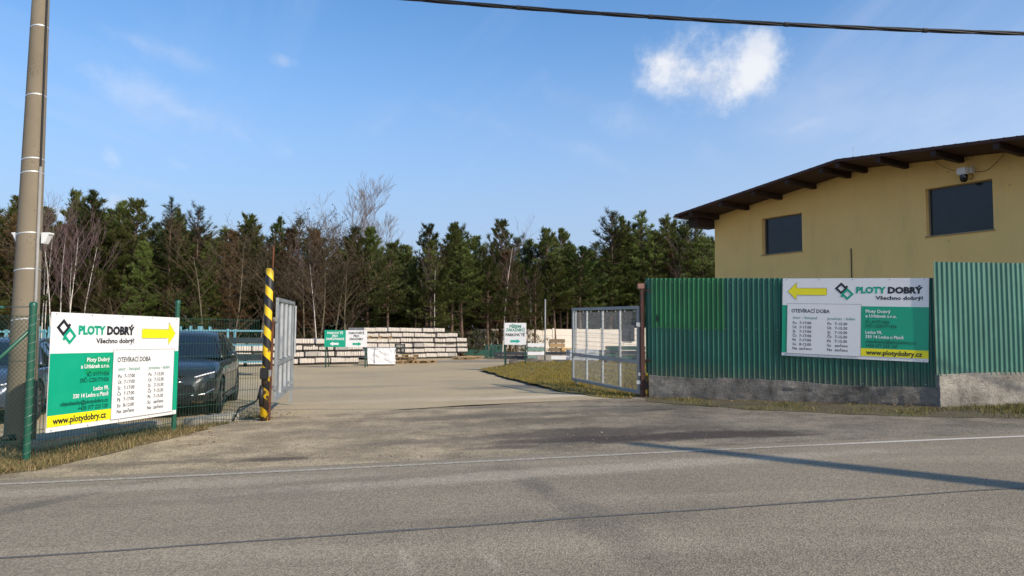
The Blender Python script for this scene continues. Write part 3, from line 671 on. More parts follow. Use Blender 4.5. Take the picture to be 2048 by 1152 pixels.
for zz_ in (cz, cz - .55, z0c + .25): MB().tube([Vector((P0.x, P0.y, zz_)), Vector((ce.x, ce.y, zz_ - .02))], .004, 5).build('tension_wire', M_wire, chain)
MB().tube([Vector((P0.x - .03, P0.y, at(80, 614, 9.2).z)), Vector((POLE.x - .22, POLE.y - .25, at(24, 614, 10.2).z))], .006, 6).build('strainer_wire', M_wire, chain)
MB().box((-.10, -.018, -.016), (.10, .018, .016)).build('wire_strainer', simple('strainer_green', (.05, .22, .16), .5), chain).location = Vector((POLE.x - .24, POLE.y - .27, at(24, 614, 10.2).z))
# ------------------------------------------------------------------ striped gate post
m_st, snt, sb_ = newmat('black_yellow_stripes')
stc = snt.nodes.new('ShaderNodeTexCoord'); ssep = snt.nodes.new('ShaderNodeSeparateXYZ'); snt.links.new(stc.outputs['Object'], ssep.inputs[0])
def sm(op, a, b=None):
    n = snt.nodes.new('ShaderNodeMath'); n.operation = op
    for i, x in enumerate((a, b)):
        if x is None: continue
        if isinstance(x, (int, float)): n.inputs[i].default_value = x
        else: snt.links.new(x, n.inputs[i])
    return n.outputs[0]
ang = sm('DIVIDE', sm('ARCTAN2', ssep.outputs[1], ssep.outputs[0]), 2 * math.pi)
hel = sm('FRACT', sm('ADD', sm('DIVIDE', ssep.outputs[2], .355), sm('ADD', ang, 20.62)))
stripe = sm('GREATER_THAN', hel, .52)
rustn = noisetex(snt, 7, 8, .7); low = maprange(snt, ssep.outputs[2], 2.3, .4, .0, .2)
rf = maprange(snt, sm('ADD', rustn, low), .66, .76)
paint = mixc(snt, stripe, (.014, .014, .016), (.78, .49, .008))
snt.links.new(mixc(snt, rf, paint, (.06, .035, .02)), sb_.inputs['Base Color']); sb_.inputs['Roughness'].default_value = .5
M_rust = simple('rusty_steel', (.115, .042, .018), .85, var=.45, scale=7, bmp=.004)
spb, spt = at(528, 826, 13.3), at(544, 537, 13.3)
gpst = thing('gate_post', 'leaning gate post with black and yellow spiral stripes', 'gate post', (spb.x, spb.y, g(spb.x, spb.y)))
hp = spt.z - g(spb.x, spb.y); ln = (spt.x - spb.x) / hp
tube_o = MB().tube([Vector((0, 0, -.2)), Vector((0, 0, hp * .5)), Vector((0, 0, hp - .012)), Vector((0, 0, hp))], [.070, .069, .068, .062], 28).build('post', m_st, gpst, smooth_=True)
bk = MB(); bk.box((.045, .02, -.2), (.088, .09, hp * .66)); bk.build('angle_iron', M_rust, gpst, bevel=.004)
MB().tube([(.03, .06, hp - .05), (.03, .06, hp + .42)], .016, 8).build('rod', M_rust, gpst)
MB().box((-.07, -.115, .72), (.075, -.07, .92)).build('lock_plate', simple('black_plastic', (.015, .015, .017), .45), gpst, bevel=.012)
MB().box((.085, -.10, .77), (.12, -.06, .89)).build('latch', M_steel, gpst, bevel=.005)
MB().tube([(-.05, -.09, .62), (-.09, -.1, .38), (-.16, -.08, .30), (-.42, -.05, .22), (-.52, .0, .02), (-.56, .02, -.05)], .014, 8).build('cable', simple('cable_black', (.012, .012, .014), .5), gpst, smooth_=True)
MB().tube([(-.03, -.09, .25), (-.035, -.098, .45), (-.03, -.09, .60)], [.03, .045, .03], 10).build('boot', simple('black_plastic', (.015, .015, .017), .45), gpst, smooth_=True)
for ch in gpst.children: ch.matrix_local = Matrix.Shear('XZ', 4, (0, 0)) if False else Matrix(((1, 0, ln, 0), (0, 1, 0, 0), (0, 0, 1, 0), (0, 0, 0, 1))) @ ch.matrix_local
# ------------------------------------------------------------------ gate leaves
M_zinc = simple('zinc_frame', (.30, .33, .34), .5, .45, .12, 4)
M_zinc_l = simple('zinc_bright', (.48, .50, .50), .5, .35, .12, 4)
def gate_leaf(label, h0, h1, zt0, zt1, zb0, zb1, bays, foot=False, brace=False):
    t = thing('gate_leaf', label, 'gate', (h0.x, h0.y, g(h0.x, h0.y)), 0, 'leaves of the open double gate')
    gz = g(h0.x, h0.y); e = (h1 - h0); L = e.length; e = Vector((e.x / L, e.y / L, 0)); nn = Vector((e.y, -e.x, 0))
    P = lambda u, v: e * (u * L) + Vector((0, 0, (zb0 + (zb1 - zb0) * u) * (1 - v) + (zt0 + (zt1 - zt0) * u) * v - gz))
    wf = .07
    for nm, a, b_ in (('top_rail', P(0, 1), P(1, 1)), ('bottom_rail', P(0, 0), P(1, 0))): MB().bar(a, b_, .05, wf).build(nm, M_zinc, t, bevel=.004)
    for nm, u in (('hinge_stile', .012), ('end_stile', .988)): MB().bar(P(u, .02), P(u, .98), .052, wf, up=e).build(nm, M_zinc, t, bevel=.004)
    MB().bar(P(.02, .355), P(.98, .355), .045, .075).build('middle_rail', M_zinc, t, bevel=.004)
    for k in range(1, bays):
        u = k / bays
        MB().bar(P(u, .385), P(u, .97), .046, .05, up=e).build('upright', M_zinc_l, t, bevel=.004); MB().bar(P(u, .03), P(u, .325), .046, .05, up=e).build('upright', M_zinc_l, t, bevel=.004)
    MB().bar(P(.975, .385) + nn * .05, P(.975, .97) + nn * .05, .03, .04, up=e).build('upright', M_zinc_l, t)
    for v0, v1 in ((.385, .955), (.03, .33)):
        m_ = MB(); n = int(L / .052)
        for k in range(1, n): m_.bar(P(k / n, v0) - nn * .02, P(k / n, v1) - nn * .02, .0055)
        nz = max(2, int((v1 - v0) * (zt0 - zb0) / .10))
        for k in range(nz + 1):
            v = v0 + (v1 - v0) * k / nz; m_.bar(P(.02, v) - nn * .026, P(.98, v) - nn * .026, .0055)
        o = m_.build('wire_mesh', M_steel, t); o['kind'] = 'stuff'
    for k in range(bays * 2):
        u = (k + .5) / (bays * 2); MB().bar(P(u, .95), P(u, .975), .03, .012, up=e).build('clip', M_zinc, t)
    for v in (.12, .80): MB().box((-.07, -.025, -.04), (.03, .025, .04)).build('hinge', M_steel, t).location = P(0, v)
    if foot: MB().bar(P(.93, .02), P(.93, .02) - Vector((0, 0, P(.93, 0).z + gz - g((h0 + e * L * .93).x, (h0 + e * L * .93).y) - .01)), .05, .05, up=e).build('drop_bolt', M_zinc, t)
    if brace: MB().bar(P(.03, 0) , P(.95, .10), .04, .05).build('brace', M_zinc, t)
    return t
h0, h1 = at(1279, 700, 16.2), at(1145, 690, 19.8)
gate_leaf('grey mesh gate leaf standing open over the grass island', h0, h1, at(1280, 615, 16.2).z, at(1146, 618.5, 19.8).z, at(1278, 785, 16.2).z, at(1144, 758, 19.8).z, 4, foot=True)
h0, h1 = at(552, 700, 13.45), at(586, 690, 16.5)
gate_leaf('grey mesh gate leaf folded back beside the striped post', h0, h1, at(556, 599, 13.45).z, at(590, 607, 16.5).z, at(547, 800, 13.45).z, at(581, 772, 16.5).z, 4, foot=True, brace=True)
pmx = at(1252, 668, 17.1); mbx = thing('mailbox', 'dark grey metal mailbox hung behind the open gate leaf', 'mailbox', (pmx.x, pmx.y, pmx.z), R(-60))
MB().box((-.17, 0, -.17), (.17, .12, .20)).build('body', simple('mailbox_grey', (.035, .042, .05), .5), mbx, bevel=.01); MB().box((-.14, -.008, .11), (.14, -.001, .15)).build('slot_flap', simple('mailbox_dark', (.02, .024, .03), .4), mbx); MB().box((-.12, .02, -.20), (.08, .10, -.175)).build('newspaper_tray', M_white, mbx)
# rusty hinge post of the corrugated fence
rp_ = at(1285, 790, 16.2); rz_ = g(rp_.x, rp_.y)
rpst = thing('gate_post', 'dark rusty steel gate post at the end of the corrugated fence', 'gate post', (rp_.x, rp_.y, rz_))
rh = at(1285, 572, 16.2).z - rz_
MB().box((-.045, -.05, -.2), (.045, .05, rh)).build('post', simple('dark_rust', (.055, .022, .016), .8, var=.4, scale=8, bmp=.003), rpst, bevel=.006)
MB().box((-.10, -.06, rh - .06), (.05, .06, rh + .05)).build('cap', simple('cap_rust', (.24, .12, .09), .7, var=.3), rpst, bevel=.006)
MB().box((.055, -.045, -.1), (.13, .03, .52)).build('stub', m_st, rpst, bevel=.006)
for z in (.45, 1.5): MB().box((-.09, -.03, z), (-.045, .03, z + .07)).build('hinge', M_steel, rpst)
# ------------------------------------------------------------------ corrugated fence on its concrete plinth
def corr_mat(name, c, rust=.5):
    m, nt, b = newmat(name); f = noisetex(nt, 2.5, 7, .6, stretch=(1, 1, .35))
    base = ramp(nt, f, [(.3, tuple(x * .8 for x in c)), (.7, tuple(x * 1.2 for x in c))])
    base = mixc(nt, maprange(nt, noisetex(nt, .9, 5, .6), .48, .68, 0, .35), base, tuple(min(1, x * 1.7 + .02) for x in c))
    tcz = nt.nodes.new('ShaderNodeTexCoord'); sz = nt.nodes.new('ShaderNodeSeparateXYZ'); nt.links.new(tcz.outputs['Object'], sz.inputs[0])
    az = nt.nodes.new('ShaderNodeMath'); az.operation = 'MULTIPLY_ADD'; nt.links.new(noisetex(nt, 4, 6, .7), az.inputs[0]); az.inputs[1].default_value = .7; nt.links.new(sz.outputs[2], az.inputs[2])
    base = mixc(nt, maprange(nt, az.outputs[0], 1.42, .95, 0, .45), base, (.15, .13, .09))      # splashed mud along the foot
    sc1 = maprange(nt, noisetex(nt, 14, 6, .7, stretch=(1, 1, .08)), .66, .76, 0, rust)
    nt.links.new(mixc(nt, sc1, base, (.24, .27, .22)), b.inputs['Base Color']); b.inputs['Roughness'].default_value = .34; return m
M_corr = corr_mat('fence_teal', (.013, .112, .077)); M_corr_g = corr_mat('fence_green_patch', (.006, .125, .040), .2); M_corr_l = corr_mat('fence_pale_teal', (.045, .16, .12), .3)
def plinth_mat(name, k):
    m, plt, plb = newmat(name)
    f1 = noisetex(plt, 1.5, 8, .68); plc = ramp(plt, f1, [(.32, tuple(x * k for x in (.12, .11, .095))), (.5, tuple(x * k for x in (.30, .275, .235))), (.68, tuple(x * k for x in (.46, .42, .355)))])
    plc = mixc(plt, maprange(plt, noisetex(plt, 2.0, 7, .75, stretch=(1, 1, .25)), .52, .70, 0, .65), plc, (.07, .062, .05))
    cr = maprange(plt, noisetex(plt, 26, 8, .75), .58, .66, 0, .85)
    plt.links.new(mixc(plt, cr, plc, (.045, .042, .037)), plb.inputs['Base Color']); plb.inputs['Roughness'].default_value = .95; bump(plt, plb, noisetex(plt, 22, 8, .72), 1.0, .04); return m
M_plinth = plinth_mat('old_concrete', 1.0); M_plinth_shade = plinth_mat('shaded_concrete', .72)     # darker copy for the length under the sign: shade painted into the colour
PROF = [(0, 0), (.034, 0), (.046, .010), (.054, .022), (.063, .030), (.077, .030), (.086, .020), (.094, .006), (.101, 0)]; PITCH = .101
def corrugated(name, a, e, nn, u0, u1, zt, zb, m, parent, off=0., curl=0):
    """one profiled steel sheet from u0 to u1 along e; zt, zb give its top and foot at u; ribs stand out along nn"""
    prof = []; k = math.floor(u0 / PITCH)
    while k * PITCH < u1:
        for x, d in PROF[:-1]:
            u = k * PITCH + x
            if u0 - 1e-6 <= u <= u1 + 1e-6: prof.append((u, d))
        k += 1
    prof = [(u0, 0)] + [p for p in prof if u0 + .004 < p[0] < u1 - .004] + [(u1, 0)]
    V = []; F = []; n = len(prof); rows = 5
    for th in (0, -.004):
        for i in range(rows):
            for u, d in prof:
                r = i / (rows - 1); z = zb(u) + (zt(u) - zb(u)) * r
                c = curl * math.exp(-((u - u0) / .12) ** 2) * (1 + .5 * (1 - r))
                wob = .006 * noise.noise((u * 1.1, z * .9, 1))
                V.append(a + e * u + nn * (d + off + th + wob - c) + Vector((0, 0, z)))
    for s in (0, 1):
        for i in range(rows - 1):
            for j in range(n - 1):
                q = s * rows * n + i * n + j; f = (q, q + 1, q + n + 1, q + n); F.append(f if s == 0 else f[::-1])
    for j in range(n - 1):
        for i in (0, rows - 1): q = i * n + j; F.append((q, q + 1, q + 1 + rows * n, q + rows * n))
    for i in range(rows - 1):
        for j in (0, n - 1): q = i * n + j; F.append((q, q + n, q + n + rows * n, q + rows * n))
    return mesh(name, V, F, m, parent)
LF = (FB - FA).length
zt_ = lambda u: 2.765 + (2.583 - 2.765) * u / LF; zb_ = lambda u: .665 + (.600 - .665) * u / LF - .02 * math.sin(u * 2)
cf = thing('corrugated_fence', 'dark teal corrugated steel fence carrying the sign', 'fence')
edges = [0, 1.02, 1.96, 2.93, 3.9, 4.85, LF]
for i in range(6): corrugated('sheet', FA, fe, fn, edges[i] - (.03 if i else 0), edges[i + 1], zt_, zb_, M_corr, cf, off=.008 * (i % 2), curl=.05 if i == 0 else 0)
corrugated('painted_patch', FA, fe, fn, .17, 1.72, lambda u: zt_(u) - .004, lambda u: zt_(u) - 1.06, M_corr_g, cf, off=.012)['label'] = 'fresher green painted area'
MB().bar(FA + fn * -.03 + Vector((0, 0, 2.5)), FB + fn * -.03 + Vector((0, 0, 2.36)), .04).build('rail', M_rust, cf); MB().bar(FA + fn * -.03 + Vector((0, 0, 1.0)), FB + fn * -.03 + Vector((0, 0, .95)), .04).build('rail', M_rust, cf)
MB().box((-.012, 0, -.07), (.012, .02, .07)).build('handle', simple('black_plastic', (.015, .015, .017), .45), cf).matrix_local = Matrix.Translation(FA + fe * .30 + fn * .05 + Vector((0, 0, 1.90))) @ Matrix.Rotation(math.atan2(fe.y, fe.x), 4, 'Z')
scw = MB(); rs = random.Random(2)
for k in range(int(LF / PITCH)):
    for v in (.035, .5, .96):
        if k % 2 == (1 if v == .5 else 0): u = k * PITCH + .024; scw.lathe([(0, .006), (.009, .004), (.010, 0)], Matrix.Translation(FA + fe * u + fn * .012 + Vector((0, 0, zb_(u) + (zt_(u) - zb_(u)) * v))) @ Matrix((fe, Vector((0, 0, 1)), fn)).transposed().to_4x4(), 6)
scw.build('screw', M_steel, cf)['kind'] = 'stuff'
def plinth(name, label, a, e, nn, L, top, thick, parent=None, seed=0, m=None):
    V = []; F = []; nu = int(L / .09); nz = 8
    for i in range(nu + 1):
        u = L * i / nu; base = a + e * u
        z0 = g(base.x, base.y) - .12; z1 = top(u) + .02 * noise.noise((u * 2.2, seed, 1)) + .012 * noise.noise((u * 9, seed, 4))
        for j in range(nz + 1):
            z = z0 + (z1 - z0) * j / nz; d = .018 * noise.noise((u * 2.5, z * 4, seed)) + .012 * noise.noise((u * 11, z * 12, seed)) - (.03 * max(0, noise.noise((u * 4.1, z * 5.5, seed + 8)) - .35))
            if abs(((z - z0) % .21) - .105) < .012: d -= .008
            V.append(base + nn * (thick / 2 + d) + Vector((0, 0, z)))
        V.append(base - nn * thick / 2 + Vector((0, 0, z1))); V.append(base - nn * thick / 2 + Vector((0, 0, z0)))
    row = nz + 3
    for i in range(nu):
        for j in range(row - 1): q = i * row + j; F.append((q, q + row, q + row + 1, q + 1))
    F.append(tuple(range(row))); F.append(tuple(range(nu * row + row - 1, nu * row - 1, -1)))
    o = mesh(name, V, F, m or M_plinth, parent)
    if label: tag(o, label, 'plinth')
    return o
plinth('concrete_plinth', 'shaded grey concrete plinth under the fence with the sign', FA + fe * .12 - fn * .05, fe, fn, LF - .10, lambda u: zb_(u) + .03, .24, seed=1, m=M_plinth_shade)
tf = thing('corrugated_fence', 'taller pale teal corrugated steel fence running on along the road', 'fence')
LT = 22.0; ztT = lambda u: 2.86 + .012 * u; zbT = lambda u: .85 + .018 * u
k = 0; u = 0.
while u < LT: corrugated('sheet', TC, te, tn, u, min(LT, u + 1.03), ztT, zbT, M_corr_l, tf, off=.008 * (k % 2)); u += 1.0; k += 1
plinth('concrete_plinth', 'sunlit whitish concrete plinth under the taller fence', TC + te * .03 - tn * .10, te, tn, LT, lambda u: zbT(u) + .04, .26, seed=6)
# ------------------------------------------------------------------ yellow hall
WP = Vector((10.02, 30.0, 0)); we = Vector((.534, -.845, 0)).normalized(); wi = Vector((-we.y, we.x, 0))   # wi points into the hall
def onwall(px, py, off=0.):
    d = ray(px, py); q = WP - wi * off; t = (q - EYE).dot(wi) / d.dot(wi); p = EYE + d * t
    return (p - WP).dot(we), p.z
J = [onwall(*p) for p in ((1429, 432), (1498, 413), (1565, 391), (1631, 369), (1700, 345), (1733, 336), (1817, 327), (1919, 313), (2045, 301))]
sl = (J[-1][1] - J[-4][1]) / (J[-1][0] - J[-4][0]); sl0 = (J[4][1] - J[0][1]) / (J[4][0] - J[0][0])
ub, zb0 = J[5]; u00 = J[0][0]
roofz = lambda u: zb0 + (u - ub) * (sl0 if u < ub else sl)
hall = thing('hall', 'yellow rendered hall with a dark brown overhanging roof behind the fence', 'building', (WP.x, WP.y, 0), math.atan2(we.y, we.x))
M_stucco, hnt, hbs = newmat('ochre_render')
hc = ramp(hnt, noisetex(hnt, .7, 7, .6), [(.3, (.77, .53, .19)), (.7, (.84, .585, .22))])
strk = maprange(hnt, noisetex(hnt, 1.4, 8, .72, stretch=(1, 1, .22)), .48, .78, 0, .55); hc = mixc(hnt, strk, hc, (.56, .40, .18))
spot = maprange(hnt, noisetex(hnt, 5.5, 3, .5), .70, .74, 0, .6); hc = mixc(hnt, spot, hc, (.22, .16, .10))
hnt.links.new(hc, hbs.inputs['Base Color']); hbs.inputs['Roughness'].default_value = .92; bump(hnt, hbs, noisetex(hnt, 40, 6), .5, .006)
def win_rect(l, r, t0, b0, t1, b1):
    a = onwall(l, t0); b_ = onwall(l, b0); c = onwall(r, t1); d = onwall(r, b1); return (a[0] + b_[0]) / 2, (c[0] + d[0]) / 2, (b_[1] + d[1]) / 2, (a[1] + c[1]) / 2
wins = [win_rect(1524, 1604, 439, 510, 424, 502), win_rect(1852, 1986, 379, 473, 356, 459)]
u_end = 11.6
rec = .22; wm = MB(); cuts = sorted(set([u00, ub, u_end] + [x for w_ in wins for x in w_[:2]]))
for a, b_ in zip(cuts, cuts[1:]):
    hole = [w_ for w_ in wins if abs(w_[0] - a) < 1e-6 and abs(w_[1] - b_) < 1e-6]
    spans = [((-.3, -.3), (roofz(a), roofz(b_)))] if not hole else [((-.3, -.3), (hole[0][2],) * 2), ((hole[0][3],) * 2, (roofz(a), roofz(b_)))]
    for (lo0, lo1), (hi0, hi1) in spans: wm.add([(a, 0, lo0), (b_, 0, lo1), (b_, 0, hi1), (a, 0, hi0)], [(0, 1, 2, 3)])
    for w_ in hole:
        x0, x1, z0, z1 = w_
        wm.add([(x0, 0, z0), (x1, 0, z0), (x1, 0, z1), (x0, 0, z1), (x0, rec, z0), (x1, rec, z0), (x1, rec, z1), (x0, rec, z1)], [(0, 4, 5, 1), (1, 5, 6, 2), (2, 6, 7, 3), (3, 7, 4, 0)])
wm.add([(u00, 0, -.3), (u00, 16, -.3), (u00, 16, roofz(u00)), (u00, 0, roofz(u00))], [(0, 1, 2, 3)])
wm.add([(u_end, 0, -.3), (u_end, 16, -.3), (u_end, 16, roofz(u_end)), (u_end, 0, roofz(u_end))], [(0, 1, 2, 3)])
wm.add([(u00, 16, -.3), (ub, 16, -.3), (u_end, 16, -.3), (u_end, 16, roofz(u_end)), (ub, 16, roofz(ub)), (u00, 16, roofz(u00))], [(0, 1, 2, 3, 4, 5)])
wm.build('wall', M_stucco, hall)
M_glass = simple('dark_window', (.014, .019, .026), .08, var=.45, scale=.9, spec=.42); M_wf = simple('window_frame_grey', (.18, .17, .14), .6)
for (x0, x1, z0, z1) in wins:
    wf_ = MB()
    for a, b_ in (((x0, rec - .05, z0), (x0 + .05, rec + .01, z1)), ((x1 - .035, rec - .05, z0), (x1, rec + .01, z1)), ((x0 + .05, rec - .05, z0), (x1 - .035, rec + .01, z0 + .035)), ((x0 + .05, rec - .05, z1 - .03), (x1 - .035, rec + .01, z1))): wf_.box(a, b_)
    wf_.box(((x0 + x1) / 2 - .02, rec - .045, z0 + .035), ((x0 + x1) / 2 + .02, rec - .024, z1 - .03)) if False else None
    o = wf_.build('window', M_wf, hall); MB().box((x0 - .04, -.05, z0 - .035), (x1 + .04, rec - .052, z0 - .002)).build('sill', simple('sill_tin', (.30, .24, .13), .55), o); MB().box((x0 + .05, rec - .022, z0 + .035), (x1 - .035, rec - .012, z1 - .03)).build('pane', M_glass, o)
OV = 1.70
ut, zt2 = onwall(1349, 441, OV); us_ = [ut, ub - .0, u_end + .5]
M_roof = simple('roof_brown', (.055, .022, .016), .75, var=.25, scale=3); M_beam = simple('beam_dark', (.03, .014, .011), .75, var=.2)
lo = [(u, roofz(u) - .0) for u in us_]
lo[0] = (ut, roofz(ut)); th = .085
rf_ = MB(); rf_.prism([(u, z + .012) for u, z in lo] + [(u, z + th) for u, z in reversed(lo)], -OV, 16.6); roof = rf_.build('roof', M_roof, hall)
rib = MB()   # standing ribs of the roof covering, seen at the verge as a stepped edge
k = 0; u = ut + .05
while u < u_end: rib.box((u, -OV - .03, roofz(u) + th - .005), (u + .05, 16.6, roofz(u) + th + .012)); u += .33
rib.build('roof_ribs', M_roof, roof)['kind'] = 'stuff'
vb = MB()
for (ua, za), (ub_, zb2) in zip(lo, lo[1:]): vb.add([(ua, -OV - .012, za - .0), (ub_, -OV - .012, zb2 - .0), (ub_, -OV - .012, zb2 + th + .01), (ua, -OV - .012, za + th + .01), (ua, -OV + .03, za - .0), (ub_, -OV + .03, zb2 - .0), (ub_, -OV + .03, zb2 + th + .01), (ua, -OV + .03, za + th + .01)], [(0, 1, 2, 3), (7, 6, 5, 4), (0, 4, 5, 1), (3, 2, 6, 7), (0, 3, 7, 4), (1, 5, 6, 2)])
vb.build('verge_board', M_roof, roof)
for px, py in ((1437, 432), (1497, 414), (1563, 392), (1631, 370), (1700, 346), (1733, 337), (1815, 328), (1925, 314), (2050, 300)):
    u, z = onwall(px, py); zr = roofz(u); MB().box((u - .12, -OV + .05, zr - .18), (u + .05, .02, zr + .006)).build('purlin', M_beam, hall, bevel=.006)
u = ub + .5
while u < u_end: u += 1.6; MB().box((u - .12, -OV + .05, roofz(u) - .18), (u + .05, .02, roofz(u) + .006)).build('purlin', M_beam, hall) if u > J[-1][0] + 1 else None
MB().box((ut + .05, -OV + .2, roofz(ut) - .05), (u00, 16, roofz(u00) - .02)).build('soffit', M_beam, hall); MB().box((u00 - .55, -1.0, roofz(u00) - .50), (u00 - .01, .2, roofz(u00) - .06)).build('eaves_beam', M_beam, hall, bevel=.01)
MB().tube([(ut - .05, -OV, roofz(ut) - .0), (ut - .05, 16.6, roofz(ut) - .0)], .055, 10).build('gutter', simple('gutter_pale', (.4, .38, .35), .5), hall)
ua_, za_ = onwall(1703, 497); MB().tube([(ua_, -.03, -.2), (ua_, -.03, za_)], .018, 8).build('vent_pipe', simple('pipe_dark', (.03, .028, .026), .5), hall)
ur, zr_ = onwall(1707, 322, OV - .6); MB().tube([(ur, -OV + .6, roofz(ur)), (ur, -OV + .6, roofz(ur) + .62)], .007, 6).build('lightning_rod', M_steel, hall)
MB().tube([(ur - .62, -OV + .3, roofz(ur - .62) + th), (ur - .6, -OV + .3, roofz(ur - .6) + th + .07), (ur - .2, -OV + .35, roofz(ur - .2) + th + .06), (ur - .15, -OV + .35, roofz(ur - .15) + th)], .008, 6).build('conductor_wire', M_steel, hall)
# security camera over the window with its loose cable
uc, zc = onwall(1938, 347); cp = WP + we * uc - wi * .02
scam = thing('security_camera', 'white dome security camera with loose cable above the larger window', 'camera', (cp.x, cp.y, zc), math.atan2(we.y, we.x)); SCM = 1.3
MB().box((.08, -.14, -.02), (.14, .02, .12)).build('bracket', M_white, scam, bevel=.006); hs_ = MB().box((-.16, -.28, -.05), (.09, -.09, .12)).build('housing', M_white, scam, bevel=.03)
MB().lathe([(.0, -.235), (.05, -.225), (.082, -.18), (.092, -.12), (.088, -.055)], Matrix.Translation((-.02, -.19, .0)), 18).build('dome', simple('dome_black', (.01, .01, .012), .15), scam, smooth_=True)
MB().tube([(.11, -.05, -.02), (.17, -.08, -.14), (.13, -.10, -.22), (.06, -.1, -.18)], .012, 8).build('cable', simple('cable_black', (.012, .012, .014), .5), scam, smooth_=True)
uc2, zc2 = onwall(2014, 303)
wire = [(.14, -.02, .06)] + [(.14 + (uc2 - uc - .14) * t, -.02 - .02 * t, .06 + (zc2 - zc - .06) * t - .28 * math.sin(math.pi * t) ** 1.0 * (1 - .3 * t)) for t in (.15, .3, .5, .7, .85, 1)]
MB().tube(wire, .008, 6).build('cable', simple('cable_brown', (.05, .03, .02), .6), scam)
uc3, zc3 = onwall(1862, 316); wire = [(-.1, -.02, .08)] + [(-.1 + (uc3 - uc + .1) * t, -.02, .08 + (zc3 - zc - .08) * t - .14 * math.sin(math.pi * t)) for t in (.2, .4, .6, .8, 1)]
MB().tube(wire, .006, 6).build('cable', simple('cable_brown', (.05, .03, .02), .6), scam)

for ch in scam.children:
    if not ch.name.startswith('cable') : ch.scale = (SCM,) * 3
